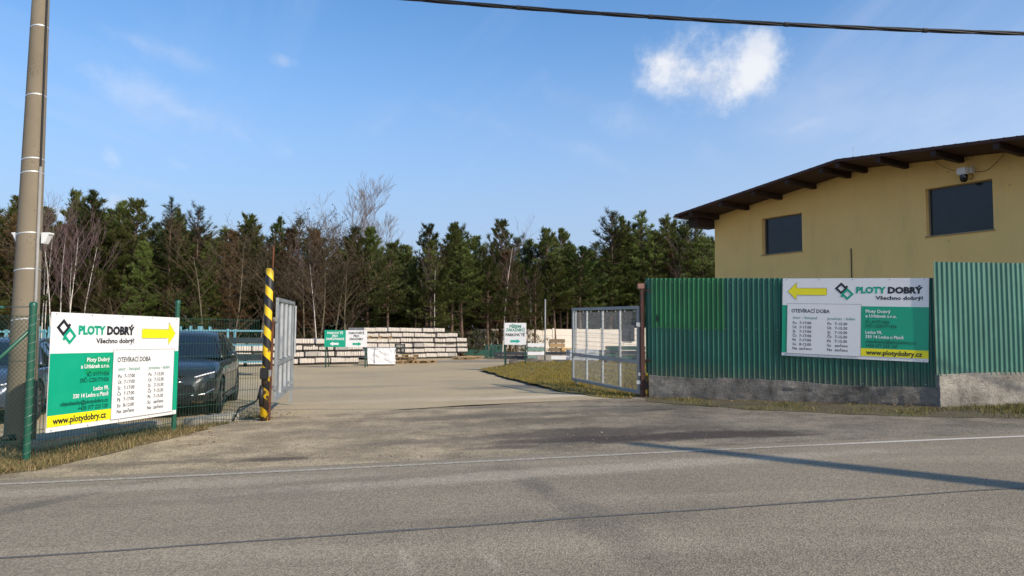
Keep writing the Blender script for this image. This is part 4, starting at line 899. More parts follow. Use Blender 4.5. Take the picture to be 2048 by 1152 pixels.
# ------------------------------------------------------------------ cars
def interp(tab, x):
    for (a, va), (b_, vb_) in zip(tab, tab[1:]):
        if a <= x <= b_: return va + (vb_ - va) * (x - a) / (b_ - a)
    return tab[0][1] if x < tab[0][0] else tab[-1][1]
def car(name, label, loc, rz, paint, H=1.6, scale=1.0):
    t = thing(name, label, 'car', loc, rz)
    k = H / 1.6
    TOP = [(-2.36, .92), (-2.2, 1.06), (-1.9, 1.10), (-1.0, 1.08), (0, 1.06), (.95, 1.05), (1.5, 1.01), (1.95, .93), (2.2, .84), (2.33, .74), (2.39, .62)]
    WID = [(-2.36, .74), (-2.2, .86), (-1.8, .93), (-1, .95), (0, .95), (1.2, .95), (1.7, .935), (2.05, .885), (2.22, .80), (2.33, .68), (2.39, .56)]
    BOT = [(-2.36, .48), (-2.2, .34), (-1.8, .26), (0, .22), (1.8, .24), (2.2, .26), (2.39, .32)]
    xs = [-2.36, -2.3, -2.2, -2.05, -1.9, -1.7, -1.4, -1.1, -.8, -.4, 0, .4, .8, 1.0, 1.2, 1.5, 1.75, 1.95, 2.1, 2.2, 2.28, 2.34, 2.39]
    V = []; F = []
    def section(x):
        zt__, wd, zb__ = interp(TOP, x) * k, interp(WID, x), interp(BOT, x); h = zt__ - zb__
        half = [(wd * .80, zb__), (wd * .95, zb__ + .06 * h), (wd * .985, zb__ + .22 * h), (wd * 1.0, zb__ + .45 * h), (wd * .995, zb__ + .66 * h), (wd * .975, zb__ + .80 * h), (wd * .94, zb__ + .92 * h), (wd * .86, zb__ + .985 * h), (wd * .55, zb__ + 1.02 * h), (0, zb__ + 1.035 * h)]
        return [(x, y, z) for y, z in half] + [(x, -y, z) for y, z in half[-2::-1]]
    for x in xs: V += section(x)
    n = 19
    for i in range(len(xs) - 1):
        for j in range(n - 1): F.append((i * n + j, i * n + j + 1, i * n + n + j + 1, i * n + n + j))
        F.append((i * n + n - 1, i * n, i * n + n, i * n + 2 * n - 1))
    F.append(tuple(range(n))); F.append(tuple(range(len(xs) * n - 1, len(xs) * n - n - 1, -1)))
    body = mesh('body', V, F, [paint, simple('wheel_arch', (.008, .008, .009), .8)], t)
    cut = MB()
    for wx in (1.44, -1.43):
        for s in (-1, 1): cut.lathe([(0, -.16), (.405, -.16), (.405, .3), (0, .3)], Matrix.Translation((wx, s * .82, .37)) @ Matrix.Rotation(R(-90 * s), 4, 'X'), 28)
    co_ = cut.build('cutter', paint); md = body.modifiers.new('b', 'BOOLEAN'); md.object = co_; md.operation = 'DIFFERENCE'; md.solver = 'EXACT'
    bpy.context.view_layer.update()
    hold = t.matrix_world.copy(); t.matrix_world = Matrix.Identity(4); bpy.context.view_layer.update()
    me = bpy.data.meshes.new_from_object(body.evaluated_get(bpy.context.evaluated_depsgraph_get())); body.modifiers.clear(); body.data = me; bpy.data.objects.remove(co_)
    t.matrix_world = hold
    me.polygons.foreach_set('use_smooth', [True] * len(me.polygons))
    try: me.set_sharp_from_angle(angle=R(38))
    except Exception: pass
    # cabin: glass all round under a painted roof
    RZ = [(-2.12, 1.10), (-1.75, 1.33), (-1.3, 1.50), (-.8, 1.585), (-.3, 1.605), (.1, 1.575), (.35, 1.50), (.7, 1.28), (1.02, 1.07)]
    cx = [r[0] for r in RZ]; V = []; F = []; mi = []
    for x, z in RZ:
        z *= k; belt = interp(TOP, x) * k - .01; wb = interp(WID, x) * .905; f = max(0., min(1., (z - belt) / (.5 * k))); wr_ = wb - .235 * f
        half = [(wb, belt), (wr_ + .012, belt + (z - belt) * .90), (wr_ - .06, belt + (z - belt) * .985), (wr_ * .5, z + .012 * f), (0, z + .018 * f)]
        V += [(x, y, zz__) for y, zz__ in half] + [(x, -y, zz__) for y, zz__ in half[-2::-1]]
    n = 9
    for i in range(len(RZ) - 1):
        for j in range(n - 1):
            F.append((i * n + j, i * n + j + 1, i * n + n + j + 1, i * n + n + j)); side = j in (0, n - 2)
            glass = (side and 0 < i < 7) or (not side and (i >= 6 or i < 2) and j not in (1, n - 3))
            mi.append(1 if glass else 0)
    cab = mesh('cabin', V, F, [paint, simple('car_glass', (.012, .018, .028), .04, var=.05, spec=.8)], t, mi, True)
    try: cab.data.set_sharp_from_angle(angle=R(35))
    except Exception: pass
    for s in (-1, 1):
        wbf = lambda x: interp(WID, x) * .905
        pil = MB(); pil.tube([(x, s * (wbf(x) - .235 * max(0., min(1., (z * k - interp(TOP, x) * k) / (.5 * k))) + .004), interp(TOP, x) * k + (z - interp(TOP, x)) * k * .95) for x, z in RZ], .03, 8); pil.build('roof_rail', paint, cab, smooth_=True)
        MB().bar((-.35, s * .885, 1.06 * k), (-.42, s * .69, 1.55 * k), .05, .03).build('pillar', simple('trim_black', (.01, .01, .011), .35), cab)
        MB().lathe([(0, -.1), (.07, -.09), (.095, 0), (.085, .07), (0, .1)], Matrix.Translation((.72, s * 1.02, 1.12 * k)) @ Matrix.Diagonal((1, 1, .8, 1)) @ Matrix.Rotation(R(90), 4, 'X'), 14).build('mirror', paint, t, smooth_=True)
        hl = MB(); pts_o = [(1.98, .865, .80), (2.10, .835, .83), (2.24, .70, .80), (2.325, .53, .745), (2.335, .50, .695), (2.27, .68, .70), (2.12, .855, .735)]
        hl.add([(x + .012, s * (y + .012), z * k) for x, y, z in pts_o], [tuple(range(7))]); hl.add([(x - .08, s * (y - .05), z * k) for x, y, z in pts_o], [tuple(range(7))])
        for i in range(7): hl.f.append((i, (i + 1) % 7, 7 + (i + 1) % 7, 7 + i)); hl.m.append(0)
        ho = hl.build('headlight', simple('headlight_dark', (.05, .055, .06), .08, spec=.8), t)
        MB().tube([(2.09, s * .858, .835 * k), (2.25, s * .72, .802 * k), (2.338, s * .545, .75 * k)], .014, 6).build('light_strip', simple('light_strip', (.8, .82, .85), .2), ho)
        it = MB(); it.add([(2.15, s * .86, .33), (2.36, s * .56, .30), (2.385, s * .54, .45), (2.2, s * .845, .52)], [(0, 1, 2, 3)]); it.build('air_intake', simple('trim_black', (.01, .01, .011), .35), t)
        MB().tube([(2.16, s * .875, .53), (2.30, s * .72, .44), (2.40, s * .5, .42)], .012, 6).build('trim', simple('chrome', (.6, .61, .62), .15, .9, .05), t)
        MB().tube([(1.0, s * .955, .30), (0, s * .962, .29), (-1.0, s * .955, .31)], .025, 8).build('sill', simple('trim_black', (.01, .01, .011), .35), t)
        for dx, zz2 in ((.12, .93), (-.95, .95)): MB().box((dx - .1, s * .955 - .015, zz2 * k), (dx + .1, s * .955 + .015, zz2 * k + .03)).build('door_handle', paint, t)
        for wx in (1.44, -1.43):
            wt = bpy.data.objects.new('wheel', None); C.objects.link(wt); wt.parent = t; wt.matrix_local = Matrix.Translation((wx, s * .825, .36)) @ Matrix.Rotation(R(-90 * s), 4, 'X')
            MB().lathe([(.235, -.10), (.30, -.12), (.345, -.105), (.362, -.06), (.362, .06), (.345, .105), (.30, .12), (.245, .105)], None, 30).build('tyre', simple('tyre_rubber', (.018, .018, .018), .85), wt, smooth_=True)
            rm = MB(); rm.lathe([(.245, .105), (.25, .09), (.235, .06), (.235, -.08), (.0, -.08)], None, 30)
            for q in range(10): a = q * math.pi / 5; rm.bar((math.cos(a) * .04, math.sin(a) * .04, .075), (math.cos(a + .12) * .238, math.sin(a + .12) * .238, .09), .035, .022, mi=1)
            rm.lathe([(.0, .095), (.045, .092), (.055, .06)], None, 12, 1); rm.build('rim', [simple('rim_dark', (.02, .02, .022), .5), simple('rim_alloy', (.28, .29, .30), .3, .8, .05)], wt)
    gr = MB(); gz, ga = .665 * k, 16; ring = [(2.345 - .18 * abs(math.cos(a_)) ** 2.2 + .052, .56 * math.cos(a_), gz + .135 * math.sin(a_)) for a_ in [2 * math.pi * i / 24 for i in range(24)]]
    gr.add([(2.405, 0, gz)] + ring, [(0, i + 1, (i + 1) % 24 + 1) for i in range(24)]); go_ = gr.build('grille', simple('trim_black', (.01, .01, .011), .35), t)
    dots = MB(); rg = random.Random(1)
    for iy in range(-13, 14):
        for iz in range(-3, 4):
            y = (iy + (.5 if iz % 2 else 0)) * .04; z = iz * .038
            if (y / .53) ** 2 + (z / .125) ** 2 < 1 and abs(z) > .01: x = 2.345 - .18 * (abs(y) / .56) ** 2.2 + .058; dots.box((x, y - .006, gz + z - .007), (x + .006, y + .006, gz + z + .007))
    dots.build('stud', simple('chrome', (.6, .61, .62), .15, .9, .05), go_)['kind'] = 'stuff'
    MB().tube([(2.27, -.5, gz), (2.39, -.28, gz), (2.415, 0, gz), (2.39, .28, gz), (2.27, .5, gz)], .013, 6).build('bar', simple('chrome', (.6, .61, .62), .15, .9, .05), go_, smooth_=True)
    rb_ = MB(); rb_.tube([(2.425, .085 * math.cos(a_), gz + .085 * math.sin(a_)) for a_ in [2 * math.pi * i / 20 for i in range(21)]], .009, 6); rb_.build('badge', simple('chrome', (.6, .61, .62), .15, .9, .05), go_, smooth_=True)
    MB().box((2.37, -.26, .40 * k), (2.412, .26, .51 * k)).build('number_plate', M_white, t, bevel=.004)
    MB().box((2.2, -.5, .245), (2.40, .5, .375)).build('lower_intake', simple('trim_black', (.01, .01, .011), .35), t, bevel=.02)
    MB().box((-1.0, -.6, .15), (1.0, .6, .26)).build('floor_pan', simple('trim_black', (.01, .01, .011), .35), t)
    return t
M_cargrey = simple('car_grey', (.034, .035, .037), .3, .4, .06, 2, coat=.5); M_carblue = simple('car_blue_grey', (.075, .09, .125), .3, .4, .06, 2, coat=.6)
cz1 = -R(75.5); c1 = G(-6.98, 16.1)
car('parked_car', 'dark grey coupe-backed SUV parked behind the mesh fence', c1, cz1, M_cargrey, 1.6)
c2 = G(-10.1, 15.0); car('parked_car', 'blue-grey car parked behind the concrete pole', c2, -R(70), M_carblue, 1.5)
# concrete wheel stops by the fence
for x, y, rz, L in ((-5.15, 13.05, R(67), 1.1), (-6.0, 11.9, R(72), 1.2), (-6.25, 10.6, R(76), 1.0)):
    o = MB().box((-L / 2, -.11, -.05), (L / 2, .11, .13)).build('wheel_stop', M_conc, bevel=.02); o.location = G(x, y); o.rotation_euler = (0, 0, rz); tag(o, 'grey concrete wheel stop lying along the foot of the mesh fence', 'wheel stop', 'concrete wheel stops by the mesh fence')
o = MB().tube([POLE + Vector((.10, -.24, .16)), POLE + Vector((-.02, -.30, .15)), POLE + Vector((-.12, -.33, .09)), POLE + Vector((-.17, -.36, .03)), POLE + Vector((-.05, -.42, .03))], .04, 12).build('hose', simple('hose_black', (.015, .015, .016), .7), None, smooth_=True); tag(o, 'black corrugated drain hose lying at the foot of the concrete pole', 'hose')

# ------------------------------------------------------------------ the stock of panels in the yard
M_panel = simple('cast_panel', (.63, .575, .505), .85, var=.16, scale=2.5); M_panel2 = simple('cast_panel_grey', (.44, .41, .37), .85, var=.10, scale=5); M_wood = simple('pallet_wood', (.40, .27, .13), .8, var=.3, scale=9); M_wood_old = simple('old_wood', (.22, .16, .10), .85, var=.3, scale=9)
PB = []; M_sp = simple('dark_timber', (.022, .019, .017), .9, var=.3)  # near-black spacers, full width, close the gaps between layers
rb = random.Random(21)
for vi in range(4):
    b = MB(); n = 18; wd = .735
    slope_ = rb.uniform(-.02, .02)
    for k in range(n):
        x0 = -wd / 2 + k * wd / n; dz = rb.uniform(-.012, .006) + slope_ * (k / n - .5); dy = rb.uniform(0, .05); b.box((x0, dy, .092), (x0 + wd / n - .005, 2.0 + dy, .303 + dz))
    me_o = b.build('panel_block', M_panel if vi < 3 else M_panel2); sp1 = MB().box((-wd / 2 - .004, .03, 0), (wd / 2 + .004, .12, .091)).build('spacer', M_sp); sp2 = MB().box((-wd / 2, 1.7, 0), (wd / 2, 1.78, .091)).build('spacer', M_sp)
    PB.append((me_o.data, sp1.data, sp2.data))
    for o in (me_o, sp1, sp2): bpy.data.objects.remove(o)
def bundle_at(p, rz, vi, label, group):
    t = thing('panel_bundle', label, 'panel bundle', p, rz, group)
    for nm, d in zip(('panel_block', 'spacer', 'spacer'), PB[vi]): o = bpy.data.objects.new(nm, d); C.objects.link(o); o.parent = t
def stack_run(a, b_, layers, label, group, skip=lambda i, j, n: False):
    e = (b_ - a); L = e.length; e /= L; n = int(L / .755); rz = math.atan2(e.y, e.x); shift = [rb.uniform(-.22, .22) for _ in range(layers)]
    for i in range(n):
        for j in range(layers):
            if skip(i, j, n) or (j == layers - 1 and rb.random() < .10): continue
            p = a + e * ((i + .5) * L / n + shift[j] + rb.uniform(-.03, .03)) + Vector((-e.y, e.x, 0)) * (rb.uniform(-.09, .09) + .04 * math.sin(i * .9 + j))
            bundle_at(Vector((p.x, p.y, g(p.x, p.y) + j * .306 + .012 * math.sin(i * 1.3 + j))), rz + rb.uniform(-.03, .03), 3 if rb.random() < .12 else rb.randrange(3), label, group)
sa, sb2 = at(425, 730, 32.4), at(726, 720, 37.3); sa.z = sb2.z = 0
stack_run(sa, sb2, 4, 'bundle of cream concrete panels in the four-high wall of stock behind the parking sign', 'panel bundles stacked four high')
sc_, sd_ = at(728, 718, 43.0), at(934, 712, 47.5); sc_.z = sd_.z = 0
def skp(i, j, n): return (j == 5 and i > n - 3) or (j in (3, 4) and i > n - 2 and j == 4) or (j == 0 and i == n - 1)
stack_run(sc_, sd_, 6, 'bundle of cream concrete panels in the six-high stack beyond the white wrapped load', 'panel bundles stacked six high', skp)
# wrapped load
wl = at(763, 724, 35.2); t = thing('wrapped_load', 'white plastic-wrapped pallet load standing against the panel stacks', 'pallet load', G(wl.x, 35.2), R(6))
bm = bmesh.new(); bmesh.ops.create_cube(bm, size=1); bmesh.ops.subdivide_edges(bm, edges=bm.edges[:], cuts=9, use_grid_fill=True)
for v in bm.verts:
    c = v.co; k = 1 + .02 * math.sin(9 * c.x + 4 * c.z); n_ = noise.noise(c * 4.3) * .05 + noise.noise(c * 11) * .03
    v.co = Vector((c.x * 1.25 * k, c.y * .95 * k, (c.z + .5) * .74 + .06)) + Vector((c.x, c.y, .3 * (c.z + .3))) * n_ * 1.6
me = bpy.data.meshes.new('wrapping'); bm.to_mesh(me); bm.free(); me.materials.append(simple('plastic_white', (.78, .79, .80), .28, var=.06, scale=3)); wo_ = bpy.data.objects.new('wrapping', me); C.objects.link(wo_); wo_.parent = t
MB().box((-.6, -.42, 0), (.6, .42, .09)).build('pallet_base', M_wood_old, t); MB().tube([(-.28, -.50, .1), (-.3, -.52, .5), (-.27, -.47, .82)], .008, 5).build('strap', simple('black_plastic', (.015, .015, .017), .45), t)
# wooden pallets
def pallet_proto():
    t = thing('wooden_pallet', 'wooden pallet in the low pile beside the panel stacks', 'pallet', (0, 0, 0), 0, 'wooden pallets')
    for y in (-.35, -.18, 0, .18, .35): MB().box((-.6, y - .06, .122), (.6, y + .06, .144)).build('board', M_wood, t)
    for y in (-.34, 0, .34): MB().box((-.6, y - .05, 0), (.6, y + .05, .022)).build('board', M_wood, t)
    for x in (-.52, 0, .52):
        for y in (-.34, 0, .34): MB().box((x - .07, y - .05, .022), (x + .07, y + .05, .10)).build('block', M_wood_old, t)
        MB().box((x - .05, -.4, .10), (x + .05, .4, .122)).build('board', M_wood, t)
    return t
pp = pallet_proto(); first = True
for px, Y, z, rz, lab in ((807, 37.5, 0, .1, None), (809, 37.5, .15, .16, None), (811, 37.4, .30, -.05, None), (838, 37.6, 0, .05, None), (848, 38.2, .0, .3, None), (800, 38.6, 0, .1, None), (800, 38.6, .15, .1, None), (942, 45, 0, .1, None), (955, 46, 0, .0, None), (928, 43.5, 0, -.2, None), (760, 38.3, 1.22, .1, 'wooden pallet laid on top of the panel bundles above the white load')):
    p = at(px, 700, Y); q = G(p.x, Y, z)
    if first: pp.location = q; pp.rotation_euler.z = rz; first = False
    else: dup(pp, q, rz, lab)
# a small dark cage on the pallets, grey blocks on the ground
def cage(label, loc, rz, w_, d_, h_, m, bars, group=None, cat='crate', name='mesh_crate'):
    t = thing(name, label, cat, loc, rz, group); f = MB(); r = .035
    for x in (-w_ / 2, w_ / 2):
        for y in (-d_ / 2, d_ / 2): MB().box((x - r, y - r, 0), (x + r, y + r, h_)).build('upright', m, t)
    for z in (.08, h_ - .04):
        for a, b_ in (((-w_ / 2, -d_ / 2), (w_ / 2, -d_ / 2)), ((-w_ / 2, d_ / 2), (w_ / 2, d_ / 2)), ((-w_ / 2, -d_ / 2), (-w_ / 2, d_ / 2)), ((w_ / 2, -d_ / 2), (w_ / 2, d_ / 2))): MB().bar((a[0], a[1], z), (b_[0], b_[1], z), .045).build('rail', m, t)
    for k in range(1, bars):
        x = -w_ / 2 + w_ * k / bars
        for y in (-d_ / 2, d_ / 2): f.bar((x, y, .08), (x, y, h_ - .04), .03)
    if bars: f.build('bars', m, t)['kind'] = 'stuff'
    return t
M_dsteel = simple('dark_steel', (.025, .035, .033), .5, .3); M_dgreenst = simple('coated_green', (.02, .085, .06), .45)
p = at(800, 700, 38.2); cage('small dark steel crate standing on the pile of wooden pallets', G(p.x, 38.2, .46), .1, .42, .5, .5, M_dsteel, 4)
for px, Y in ((982, 46), (992, 46.4)):
    p = at(px, 690, Y); cage('dark green steel crate of upright bars beside the reception sign', G(p.x, Y), .05, .62, .9, .82, M_dgreenst, 5, 'dark green crates in the yard')
def bar_bundle(name, label, px, Y, w_, d_, h_, m, rz=0, z=0, cat='bundle', group=None, layers=3, m2=None):
    p = at(px, 690, Y); t = thing(name, label, cat, G(p.x, Y, z), rz, group)
    for k in range(layers):
        z0 = h_ * k / layers; o = MB(); n = 6
        for q in range(n): o.box((-w_ / 2, -d_ / 2 + d_ * q / n, z0 + .03), (w_ / 2, -d_ / 2 + d_ * (q + .9) / n, z0 + h_ / layers - .012 - rb.uniform(0, .015)))
        o.build('layer', m if not m2 or k % 2 == 0 else m2, t)
        for s in (-.35, .35): MB().box((w_ * s - .04, -d_ / 2, z0), (w_ * s + .04, d_ / 2, z0 + .028)).build('spacer', M_wood, t)
    return t
M_gsheet = simple('sheet_pale_green', (.16, .27, .22), .5); M_tan = simple('timber_tan', (.52, .33, .12), .8, var=.2); M_dk = simple('wrapped_dark', (.03, .04, .05), .3, var=.3, scale=2); M_gw = simple('wrapped_silver', (.42, .46, .50), .25, var=.25, scale=2)
bar_bundle('profile_bundle', 'bundle of pale green steel profiles stacked behind the reception sign', 1071, 43, .95, .9, .95, M_gsheet, .05, layers=4, m2=M_white)
bar_bundle('timber_stack', 'stack of tan timber with dark banding in front of the far wall', 1114, 50, 1.0, .9, 1.15, M_wood, .0, layers=4, m2=M_wood_old)
bar_bundle('timber_stack', 'low stack of fresh orange boards seen past the gate leaf', 1136, 47, .9, .8, .62, M_tan, .1)
bar_bundle('profile_bundle', 'low grey block of profiles beside the thin steel pole', 1088, 40.5, .75, .7, .34, M_conc, .0, layers=1)
bar_bundle('profile_bundle', 'long low bundle of white profiles lying in the yard', 1122, 42.5, 1.9, .6, .22, M_white, .08, layers=1)
bar_bundle('profile_bundle', 'long bundle of white profiles with dark layer beside the orange boards', 1112, 44.5, 2.4, .6, .42, M_white, .03, layers=2, m2=M_dk)
bar_bundle('profile_bundle', 'silver wrapped bundle of profiles behind the gate leaf', 1165, 41, 1.6, 1.0, .62, M_gw, .15)
bar_bundle('profile_bundle', 'dark wrapped bundle of mesh panels behind the gate leaf', 1205, 42, 1.9, 1.2, .58, M_dk, .05, m2=M_dgreenst)
bar_bundle('profile_bundle', 'dark green stack of mesh panels behind the mailbox', 1250, 43, 2.1, 1.2, .78, M_dgreenst, .02, m2=M_dk)
bar_bundle('profile_bundle', 'long dark stack of mesh panels under the reception sign', 1022, 44.5, 2.0, .9, .42, M_dk, .0, layers=2)
bar_bundle('profile_bundle', 'green painted beam bundle at the end of the six-high stack', 962, 52, 2.6, .8, .42, M_dgreenst, .0, layers=1)
tp = gp(1090, 716); tpz = isl_h(tp.x, min(tp.y, 31)); tpp = at(1090, 716, 30.5)
o = MB().tube([(0, 0, -.3), (0, 0, 2.55)], .032, 10).build('steel_pole', simple('steel_pale', (.26, .26, .25), .6, .3), None, smooth_=True); o.location = (tpp.x, 30.5, isl_h(tpp.x, 30.5)); tag(o, 'thin bare steel pole standing at the far edge of the grass island', 'pole')
# far wall of white cast panels
far = thing('panel_wall', 'white wall of cast concrete panels along the forest edge', 'wall')
wa, wb2 = at(900, 690, 55), at(1470, 690, 64); wa.z = wb2.z = 0; wdv = (wb2 - wa); WLn = wdv.length; wdv /= WLn; nb_ = int(WLn / 2.06); wnn = Vector((wdv.y, -wdv.x, 0)); rzf = math.atan2(wdv.y, wdv.x)
M_wallw = simple('cast_white', (.66, .61, .53), .85, var=.08, scale=2)
pm_ = MB().box((-.985, -.03, 0), (.985, .03, .49)).build('tmp', M_wallw, bevel=.012); pmesh = pm_.data; bpy.data.objects.remove(pm_)
psm = MB().box((-.07, -.07, 0), (.07, .07, 2.05)).build('tmp', M_wallw, bevel=.012); postmesh = psm.data; bpy.data.objects.remove(psm)
for i in range(nb_ + 1):
    p = wa + wdv * (i * 2.06); z = g(p.x, p.y) - .1 + (.0 if i < nb_ * .55 else .12)
    o = bpy.data.objects.new('post', postmesh); C.objects.link(o); o.parent = far; o.location = (p.x, p.y, z); o.rotation_euler.z = rzf
    if i < nb_:
        q = p + wdv * 1.03
        for j in range(4): o = bpy.data.objects.new('panel', pmesh); C.objects.link(o); o.parent = far; o.location = (q.x, q.y, z + j * .497); o.rotation_euler.z = rzf
# light blue transport racks behind the cars
M_blue = simple('rack_blue', (.16, .38, .46), .5, var=.15)
for px, Y, w_, lab in ((372, 25, 1.0, 'light blue steel transport rack behind the dark grey car'), (455, 27, 2.6, 'long light blue steel rack with a top beam in front of the panel stacks'), (12, 22, 1.6, 'light blue steel rack behind the blue-grey car'), (88, 23.5, 1.2, 'light blue steel rack beyond the concrete pole')):
    p = at(px, 680, Y); t = thing('storage_rack', lab, 'rack', G(p.x, Y), .05)
    for x in (-w_ / 2, 0, w_ / 2):
        for y in (0, .8): MB().box((x - .035, y - .035, 0), (x + .035, y + .035, 1.78 if x else 1.68)).build('upright', M_blue, t)
    for z in (.5, 1.1, 1.62):
        for y in (0, .8): MB().bar((-w_ / 2, y, z), (w_ / 2, y, z), .055).build('beam', M_blue, t)
    for x in (-w_ / 2, w_ / 2): MB().bar((x, 0, .5), (x, .8, 1.62), .035).build('brace', M_blue, t)
    for z in (.53, 1.13): MB().box((-w_ / 2 + .1, .05, z + .03), (w_ / 2 - .1, .75, z + .24)).build('load', M_dk, t)
# ------------------------------------------------------------------ forest
def needle_mat(name, stops, trans=.25):
    m, nt, b = newmat(name); ge = nt.nodes.new('ShaderNodeNewGeometry'); oi = nt.nodes.new('ShaderNodeObjectInfo')
    c = ramp(nt, ge.outputs['Random Per Island'], stops)
    hs = nt.nodes.new('ShaderNodeHueSaturation'); nt.links.new(c, hs.inputs['Color']); nt.links.new(maprange(nt, oi.outputs['Random'], 0, 1, .485, .515), hs.inputs['Hue']); nt.links.new(maprange(nt, oi.outputs['Random'], 0, 1, .75, 1.25), hs.inputs['Value'])
    nt.links.new(hs.outputs[0], b.inputs['Base Color']); b.inputs['Roughness'].default_value = .6; b.inputs['Specular IOR Level'].default_value = .25
    return m
M_needle = needle_mat('pine_needles', [(0, (.036, .053, .012)), (.5, (.062, .082, .017)), (1, (.108, .120, .028))])
M_brownleaf = needle_mat('dry_oak_leaves', [(0, (.048, .032, .015)), (.5, (.070, .047, .021)), (1, (.10, .068, .03))])
M_bark = simple('pine_bark', (.115, .075, .05), .9, var=.35, scale=6); M_barkg = simple('grey_bark', (.15, .125, .085), .9, var=.3, scale=6); M_birch, bnt, bbs = newmat('birch_bark')
bnt.links.new(mixc(bnt, maprange(bnt, noisetex(bnt, 9, 4, .6, stretch=(1, 1, .5)), .58, .66), (.62, .58, .52), (.06, .05, .045)), bbs.inputs['Base Color']); bbs.inputs['Roughness'].default_value = .8
M_twig = simple('twig_brown', (.085, .062, .035), .9, var=.3, scale=3); M_twigp = simple('twig_grey', (.20, .165, .145), .9, var=.25, scale=3); M_twigr = simple('twig_purple', (.15, .10, .10), .9, var=.25, scale=3)
def tuft(b, p, d, rnd, L, wd, n):
    """a spray of needles round direction d"""
    d = d.normalized(); a = d.orthogonal().normalized(); c = d.cross(a)
    for _ in range(n):
        t = rnd.random() * 6.283; s = rnd.uniform(.15, .95); v = (d + (a * math.cos(t) + c * math.sin(t)) * s).normalized() * L * rnd.uniform(.65, 1.15)
        q = v.orthogonal().normalized() * wd * .5
        i = len(b.v); b.v += [p - q, p + q, p + v + q * .3, p + v - q * .3]; b.f.append((i, i + 1, i + 2, i + 3)); b.m.append(0)
def pine(seed, h, start, spread, dens=1.0, sharp=.78):
    rnd = random.Random(seed); tr = MB(); cr = MB(); br = MB()
    bx, by = rnd.uniform(-.25, .25), rnd.uniform(-.25, .25)
    ax = lambda z: Vector((bx * math.sin(z / h * 2.2), by * math.sin(z / h * 2.6 + .4), z))
    tr.tube([ax(h * k / 10) - (Vector((0, 0, .2)) if k == 0 else Vector()) for k in range(11)], [.13 * (1 - k / 10) ** .8 * h / 10 + .012 for k in range(11)], 8)
    z = h * start
    while z < h - .1:
        f = (z - h * start) / (h * (1 - start)); L = spread * 1.12 * ((1 - f) ** sharp) * (.6 + .4 * min(1, f * 4 + .35)) + .20
        for _ in range(rnd.choice((4, 5, 5, 6))):
            a = rnd.random() * 6.283; l = L * rnd.uniform(.55, 1.15); up = -.15 + 1.35 * f + rnd.uniform(-.15, .25)
            d = Vector((math.cos(a), math.sin(a), up)).normalized(); p0 = ax(z + rnd.uniform(-.12, .12)); p1 = p0 + d * l * .6; p2 = p0 + d * l + Vector((0, 0, .16 * l))
            br.tube([p0, p1, p2], [.022 + .01 * l, .016, .006], 4, cap=False)
            nt_ = max(4, int(l * 13 * dens))
            for k in range(nt_):
                u = 1 - (rnd.random() ** 1.6) * .72; q = (p0.lerp(p1, u / .6) if u < .6 else p1.lerp(p2, (u - .6) / .4))
                side = Vector((-d.y, d.x, 0)) * rnd.uniform(-1, 1) * l * .30 * (1.15 - u * .6) + Vector((0, 0, rnd.uniform(-.05, .12)))
                q = q + side; dd = d * .7 + side.normalized() * .6 + Vector((0, 0, .55 + .5 * f)) if side.length > 0 else d
                tuft(cr, q, dd, rnd, rnd.uniform(.20, .36), .042, 8)
        z += rnd.uniform(.24, .40)
    for k in range(14): tuft(cr, ax(h - .5 + .05 * k), Vector((rnd.uniform(-.3, .3), rnd.uniform(-.3, .3), 1)), rnd, .34, .045, 7)
    for _ in range(int(10)):   # bare dead limbs under the crown
        z = h * rnd.uniform(.12, max(.15, start)); a = rnd.random() * 6.283; d = Vector((math.cos(a), math.sin(a), rnd.uniform(-.2, .3))); p0 = ax(z); br.tube([p0, p0 + d * rnd.uniform(.5, 1.4)], [.014, .004], 3, cap=False)
    return tr, br, cr
def bare(seed, h, r0, spread, levels, leaf=0, first=.25, upright=.75, nb=6, twig=.004, wander=.16):
    rnd = random.Random(seed); tr = MB(); tw = MB(); cr = MB()
    def grow(p, d, L, r, lev):
        pts = [p]; n = 4; q = p; dd = d.copy()
        for k in range(n):
            dd = (dd + Vector((rnd.uniform(-1, 1), rnd.uniform(-1, 1), rnd.uniform(-.4, .9) * upright)) * (wander if lev == 0 else .16)).normalized(); q = q + dd * L / n; pts.append(q)
        (tr if lev == 0 else tw).tube(pts, [max(twig, r * (1 - .8 * k / n)) for k in range(n + 1)], 7 if lev == 0 else (4 if lev == 1 else 3), cap=False)
        if lev >= levels:
            for _ in range(leaf):
                c = pts[rnd.randrange(1, n + 1)] + Vector((rnd.uniform(-.1, .1), rnd.uniform(-.1, .1), rnd.uniform(-.1, .1))); a = Vector((rnd.uniform(-1, 1), rnd.uniform(-1, 1), rnd.uniform(-1, 1))).normalized(); b_ = a.orthogonal().normalized(); s = rnd.uniform(.035, .07)
                i = len(cr.v); cr.v += [c - a * s, c + b_ * s * .7, c + a * s, c - b_ * s * .7]; cr.f.append((i, i + 1, i + 2, i + 3)); cr.m.append(0)
            return
        m_ = nb if lev else int(nb * 2.2)
        for k in range(m_):
            u = first + (1 - first) * (k + rnd.random()) / m_ if lev == 0 else .25 + .75 * (k + rnd.random()) / m_
            i = min(n - 1, int(u * n)); s = pts[i].lerp(pts[i + 1], u * n - i); a = rnd.random() * 6.283
            side = Vector((math.cos(a), math.sin(a), 0)); nd = (dd * .75 + side * spread + Vector((0, 0, .25 * upright))).normalized()
            grow(s, nd, L * (.52 if lev == 0 else .5) * rnd.uniform(.7, 1.15) * (1.15 - .55 * u if lev == 0 else 1), max(twig, r * (.42 if lev == 0 else .5) * (1.1 - .5 * u)), lev + 1)
    grow(Vector((0, 0, -.15)), Vector((rnd.uniform(-.06, .06), rnd.uniform(-.06, .06), 1)), h, r0, 0)
    return tr, tw, cr
